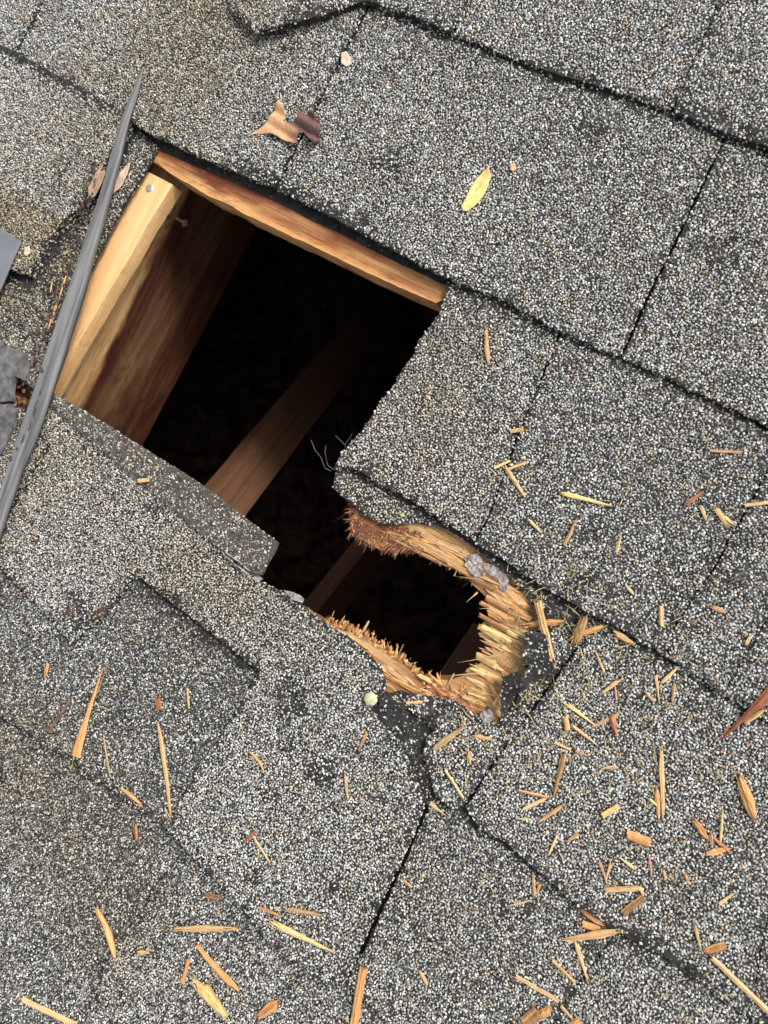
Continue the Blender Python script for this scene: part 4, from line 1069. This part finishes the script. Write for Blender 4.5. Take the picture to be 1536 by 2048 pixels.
# grey crumpled lint stuck on the wood above the ragged hole
def lint(outline, z, label):
    SEED[0] += 1
    o = slab('lint_scrap', pts(outline, z), lambda x, y: z+.0006*(1+2.2*nz(x, y, 480, 7)+1.2*nz(x, y, 160, 1)), .0008, M_LINT, None, gran=False, seed=SEED[0], amp=.0026, grid=.0009, step=.001)
    tag(o, label, 'lint', 'grey felt scraps stuck on the bare board')
lint([(935, 1112), (955, 1108), (968, 1122), (962, 1140), (972, 1150), (955, 1158), (940, 1146), (930, 1130)], ZS+.002, 'smaller grey crumpled scrap stuck to the board, upper left of the two')
lint([(968, 1128), (990, 1130), (1012, 1146), (1020, 1165), (1012, 1182), (1002, 1178), (998, 1162), (980, 1150)], ZS+.002, 'larger grey crumpled scrap stuck to the board, lower right of the two')
lint([(962, 1428), (978, 1420), (992, 1430), (988, 1442), (970, 1444)], .0035, 'pinkish-brown crumpled scrap at the bottom corner of the hole')

# grit and leaf crumbs in the gutter between the raised tab and the hole
random.seed(17)
acc = ([], [], [])
for _ in range(330):
    t = random.random(); x = 195-160*t+random.gauss(0, 6+9*t); y = 330+520*t+random.gauss(0, 14)
    a_ = P(x, y, .002); z = surf(a_.x, a_.y)
    if z < -.006: continue
    a_ = P(x, y, z+.0014); an = random.uniform(0, 6.28)
    add_sliver(acc, a_, a_+Vector((math.cos(an), math.sin(an), random.uniform(-.1, .3)))*random.uniform(.0015, .006), random.uniform(.0006, .0026), random.choice('kkkknnnnkbdg'), 'k', 'blade', streak=.4)
tag(link('leaf_litter', col_mesh('leaf_litter', *acc)), 'dark crumbled leaf litter between the raised tab and the grey strip', 'leaf litter', kind='stuff')
chip(116, 600, 92, 672, 9, 'o', 'blade', 'thin orange sliver showing along the left side of the grey strip', 'r')
chip(134, 545, 118, 598, 7, 't', 'blade', 'thin tan sliver above the orange one beside the grey strip', 'o')
chip(105, 560, 100, 588, 5, 's', 'blade', 'tiny straw sliver on the dark shingle left of the grey strip', 'y')

# ------------------------------------------------------------------ grey strip, plate, scrap
def prism(name, outline, z, thick, mats, parent=None, zf=None, bevel=.0006):
    bm = bmesh.new(); vt = [bm.verts.new((p.x, p.y, zf(p) if zf else z)) for p in outline]; vb = [bm.verts.new((v.co.x, v.co.y, v.co.z-thick)) for v in vt]
    n = len(vt); bm.faces.new(vt); bm.faces.new(vb[::-1])
    for i in range(n):
        f = bm.faces.new((vt[i], vb[i], vb[(i+1) % n], vt[(i+1) % n])); f.material_index = 1 if len(mats) > 1 else 0
    bmesh.ops.recalc_face_normals(bm, faces=bm.faces)
    me = D.meshes.new(name); bm.to_mesh(me); bm.free()
    for m in mats: me.materials.append(m)
    o = link(name, me, parent); b = o.modifiers.new('bevel', 'BEVEL'); b.width = bevel; b.segments = 2; b.limit_method = 'ANGLE'
    return o
ZL = .016
Lf = [(284, 131), (262, 180), (240, 232), (216, 310), (192, 395), (165, 470), (148, 520), (122, 592), (100, 655), (72, 740), (38, 842), (4, 950), (-40, 1080), (-90, 1220)]
Rt = [(287, 140), (278, 200), (264, 240), (245, 325), (222, 410), (195, 505), (178, 575), (154, 655), (130, 738), (104, 812), (82, 880), (44, 965), (10, 1060), (-20, 1150), (-50, 1235)]
# cross-section: cream chamfered left side, raised grey back
strip = link('weathered_strip', None); tag(strip, 'long tapering grey weathered strip with dark spots lying over the left edge of the hole', 'strip')
def lerp_path(path, t):
    n = len(path)-1; i = min(n-1, int(t*n)); f = t*n-i
    return (path[i][0]*(1-f)+path[i+1][0]*f, path[i][1]*(1-f)+path[i+1][1]*f)
n = 46; V, Fc = [], []
prof = [(0.0, -.003), (.03, .0), (.17, .0008), (.20, .0018), (.45, .0022), (.62, .0014), (.85, .0020), (.985, .0010), (1.0, -.003)]
for i in range(n+1):
    t = i/n; l, r = lerp_path(Lf, t), lerp_path(Rt, t)
    zb = .0062 + .012*t
    m0 = .13; l, r = (l[0]+(r[0]-l[0])*m0, l[1]+(r[1]-l[1])*m0), (r[0]-(r[0]-l[0])*m0*1.6, r[1]-(r[1]-l[1])*m0*1.6)
    a_, b_ = P(l[0], l[1], zb), P(r[0], r[1], zb); wfac = min(1, .2+t*2)
    for (u, h) in prof:
        p = a_.lerp(b_, u); p.z = zb+h*wfac; V.append(p + Vector((nz(i*.2, u, 3)*.0004, 0, nz(i*.15, u*3, 2, 5)*.0004)))
m_ = len(prof)
grey_f, cream_f = [], []
for i in range(n):
    for j in range(m_-1):
        q = i*m_+j; (cream_f if j <= 2 else grey_f).append((q, q+1, q+m_+1, q+m_))
    q = i*m_; grey_f.append((q+m_-1, q, q+m_, q+2*m_-1))
SD = (P(-50, 1220, .01)-P(284, 131, .01)); SA = math.atan2(SD.y, SD.x)-math.pi/2
SM = Matrix.Translation(P(100, 700, .01)) @ Matrix.Rotation(SA, 4, 'Z'); SI = SM.inverted()
def sub_mesh(nm, faces, mat):
    us = sorted({i for f in faces for i in f}); ix = {u: k for k, u in enumerate(us)}
    me = mesh(nm, [SI @ V[u] for u in us], [tuple(ix[i] for i in f)[::1] for f in faces], [mat], True)
    bm = bmesh.new(); bm.from_mesh(me); bmesh.ops.recalc_face_normals(bm, faces=bm.faces); bm.to_mesh(me); bm.free()
    o = link(nm, me, strip); o.matrix_world = SM; return o
sub_mesh('strip_back', grey_f, M_LATH); sub_mesh('strip_edge', cream_f, M_LATHE)
SB = BVHTree.FromPolygons(V, grey_f+cream_f)
for (x, y, sx_, r_) in [(84, 741, 1.1, 5.5), (80, 785, 1.8, 4.0), (70, 818, 3.2, 6.5), (60, 852, 2.6, 5.5), (45, 876, 2.4, 5.0), (34, 898, 1.4, 3.6), (22, 918, 1.3, 5.5), (140, 569, 1.2, 3.0)]:
    h = SB.ray_cast(cam.location, (P(x, y, 0)-cam.location).normalized())
    if h[0] is None: continue
    o_ = lump('dark_spot', x, y, r_, M_SPOT, None, None, .10, 2, .35, 0, sx_, SA+math.pi/2, zfix=h[0].z, parent=strip); o_.location = h[0]; continue
    lump('dark_spot', x, y, r_, M_SPOT, None, None, .10, 2, .3, 0, sx_, math.radians(65), zfix=zb-.0012, parent=strip)
pl = prism('metal_plate', pts([(-130, 380), (-40, 430), (42, 482), (24, 522), (2, 574), (-60, 700), (-200, 640)], .014), .014, .0015, [M_PLATE], bevel=.0004)
tag(pl, 'corner of a smooth grey metal plate at the left edge', 'metal plate')
for ol, z_, lb_ in ([(-80, 668), (0, 684), (36, 700), (58, 728), (50, 760), (28, 752), (22, 800), (-80, 812)], .0085, 'dull dark angular shingle scrap just below the metal plate at the left edge'), \
                  ([(-80, 815), (20, 806), (34, 822), (22, 862), (4, 905), (-40, 940), (-120, 900)], .0065, 'second dark angular shingle scrap, lower at the left edge'):
    SEED[0] += 1
    sc = slab('shingle_scrap', pts(ol, z_), lambda x, y, z_=z_: z_+.0012*nz(x, y, 60, 3), .004, M_SLATE, None, gran=False, seed=SEED[0], amp=.0010, grid=.004, step=.0015)
    tag(sc, lb_, 'shingle scrap')

# ------------------------------------------------------------------ nails and threads
def tube(name, path, rad, mat, parent=None, sides=8, taper=True):
    V, Fc = [], []
    n = len(path)
    for i, p in enumerate(path):
        d = (path[min(n-1, i+1)]-path[max(0, i-1)]).normalized(); s = d.orthogonal().normalized(); t = d.cross(s)
        r = rad[i] if isinstance(rad, (list, tuple)) else rad
        for k in range(sides): V.append(p+(s*math.cos(6.2832*k/sides)+t*math.sin(6.2832*k/sides))*r)
    for i in range(n-1):
        for k in range(sides): q = i*sides+k; q2 = i*sides+(k+1) % sides; Fc.append((q, q2, q2+sides, q+sides))
    Fc += [tuple(range(sides))[::-1], tuple((n-1)*sides+k for k in range(sides))]
    return link(name, mesh(name, V, Fc, [mat], False), parent)
yb = next(o for o in COL.objects if o.name == 'edge_board')
nh = P(299, 376, -.0085)
nail = tube('nail_head', [nh+Vector((0, 0, -.001)), nh+Vector((0, 0, .0001)), nh+Vector((0, 0, .0004)), nh+Vector((0, 0, .0005))], [.0030, .0030, .0026, .0022], M_NAIL, yb, 18)
zz = -.038
pa = [P(334, 430, zz), P(342, 436, zz+.002), P(352, 436, zz+.003), P(362, 442, zz+.003), P(369, 446, zz+.003)]
pa[0].x = RX-.003
tube('bent_nail', pa+[pa[-1]+(pa[-1]-pa[-2]).normalized()*.0008], [.0012, .0013, .0013, .0012, .0013, .0013], M_RUST, raf, 10)
dd = (pa[-1]-pa[-2]).normalized()
tube('bent_nail', [pa[-1], pa[-1]+dd*.0007], .0030, M_RUST, raf, 12)
# loose roofing nail at lower left
zn = surf(*P(120, 1420, .004)[:2])+.0026
n0, n1 = P(101, 1458, zn), P(146, 1392, zn-.0006); nd = (n1-n0).normalized()
rn = link('roofing_nail', None); rn.location = (0, 0, 0); tag(rn, 'rusty loose roofing nail lying on the dark shingle at lower left', 'nail')
tube('shank', [n0, n0.lerp(n1, .8), n1], [.0011, .0010, .0002], M_RUST, rn, 8)
tube('head', [n0-nd*.0007, n0+nd*.0001], [.0036, .0036], M_RUST, rn, 14)
# frayed glass threads at the torn edge
random.seed(9)
for (pth) in [[(662, 942), (650, 936), (642, 915), (630, 900), (622, 880)], [(668, 940), (655, 930), (650, 905), (652, 890)], [(695, 905), (690, 890), (680, 880), (672, 872)], [(690, 888), (700, 876), (704, 868)]]:
    tag(tube('frayed_thread', [P(x, y, .004+.002*i) for i, (x, y) in enumerate(pth)], .00010, M_HAIR, roof, 5))
leaf('leaf_scrap', [(797, 1029), (806, 1028), (811, 1032), (803, 1033)], ((797, 1030), (811, 1031)), 'tiny bright green scrap on the torn shingle above the ragged hole', mat_leaf('green_scrap', (.35, .5, .12), (.35, .5, .12), (.35, .5, .12)), cup=.0004)
# whitish sealant smear on the shingle edge below the square hole

for ol in ([(432, 1092), (450, 1102), (476, 1122), (500, 1142), (518, 1158), (512, 1164), (494, 1152), (468, 1130), (444, 1110)], [(560, 1180), (572, 1183), (586, 1190), (600, 1199), (598, 1206), (582, 1200), (566, 1190)]):
    SEED[0] += 1
    slab('sealant_smear', pts(ol, .006), lambda x, y: surf(x, y)+.0006+.0004*nz(x, y, 300, 3), .001, M_SMEAR, roof, gran=False, seed=SEED[0], amp=.0009, grid=.001, step=.001)
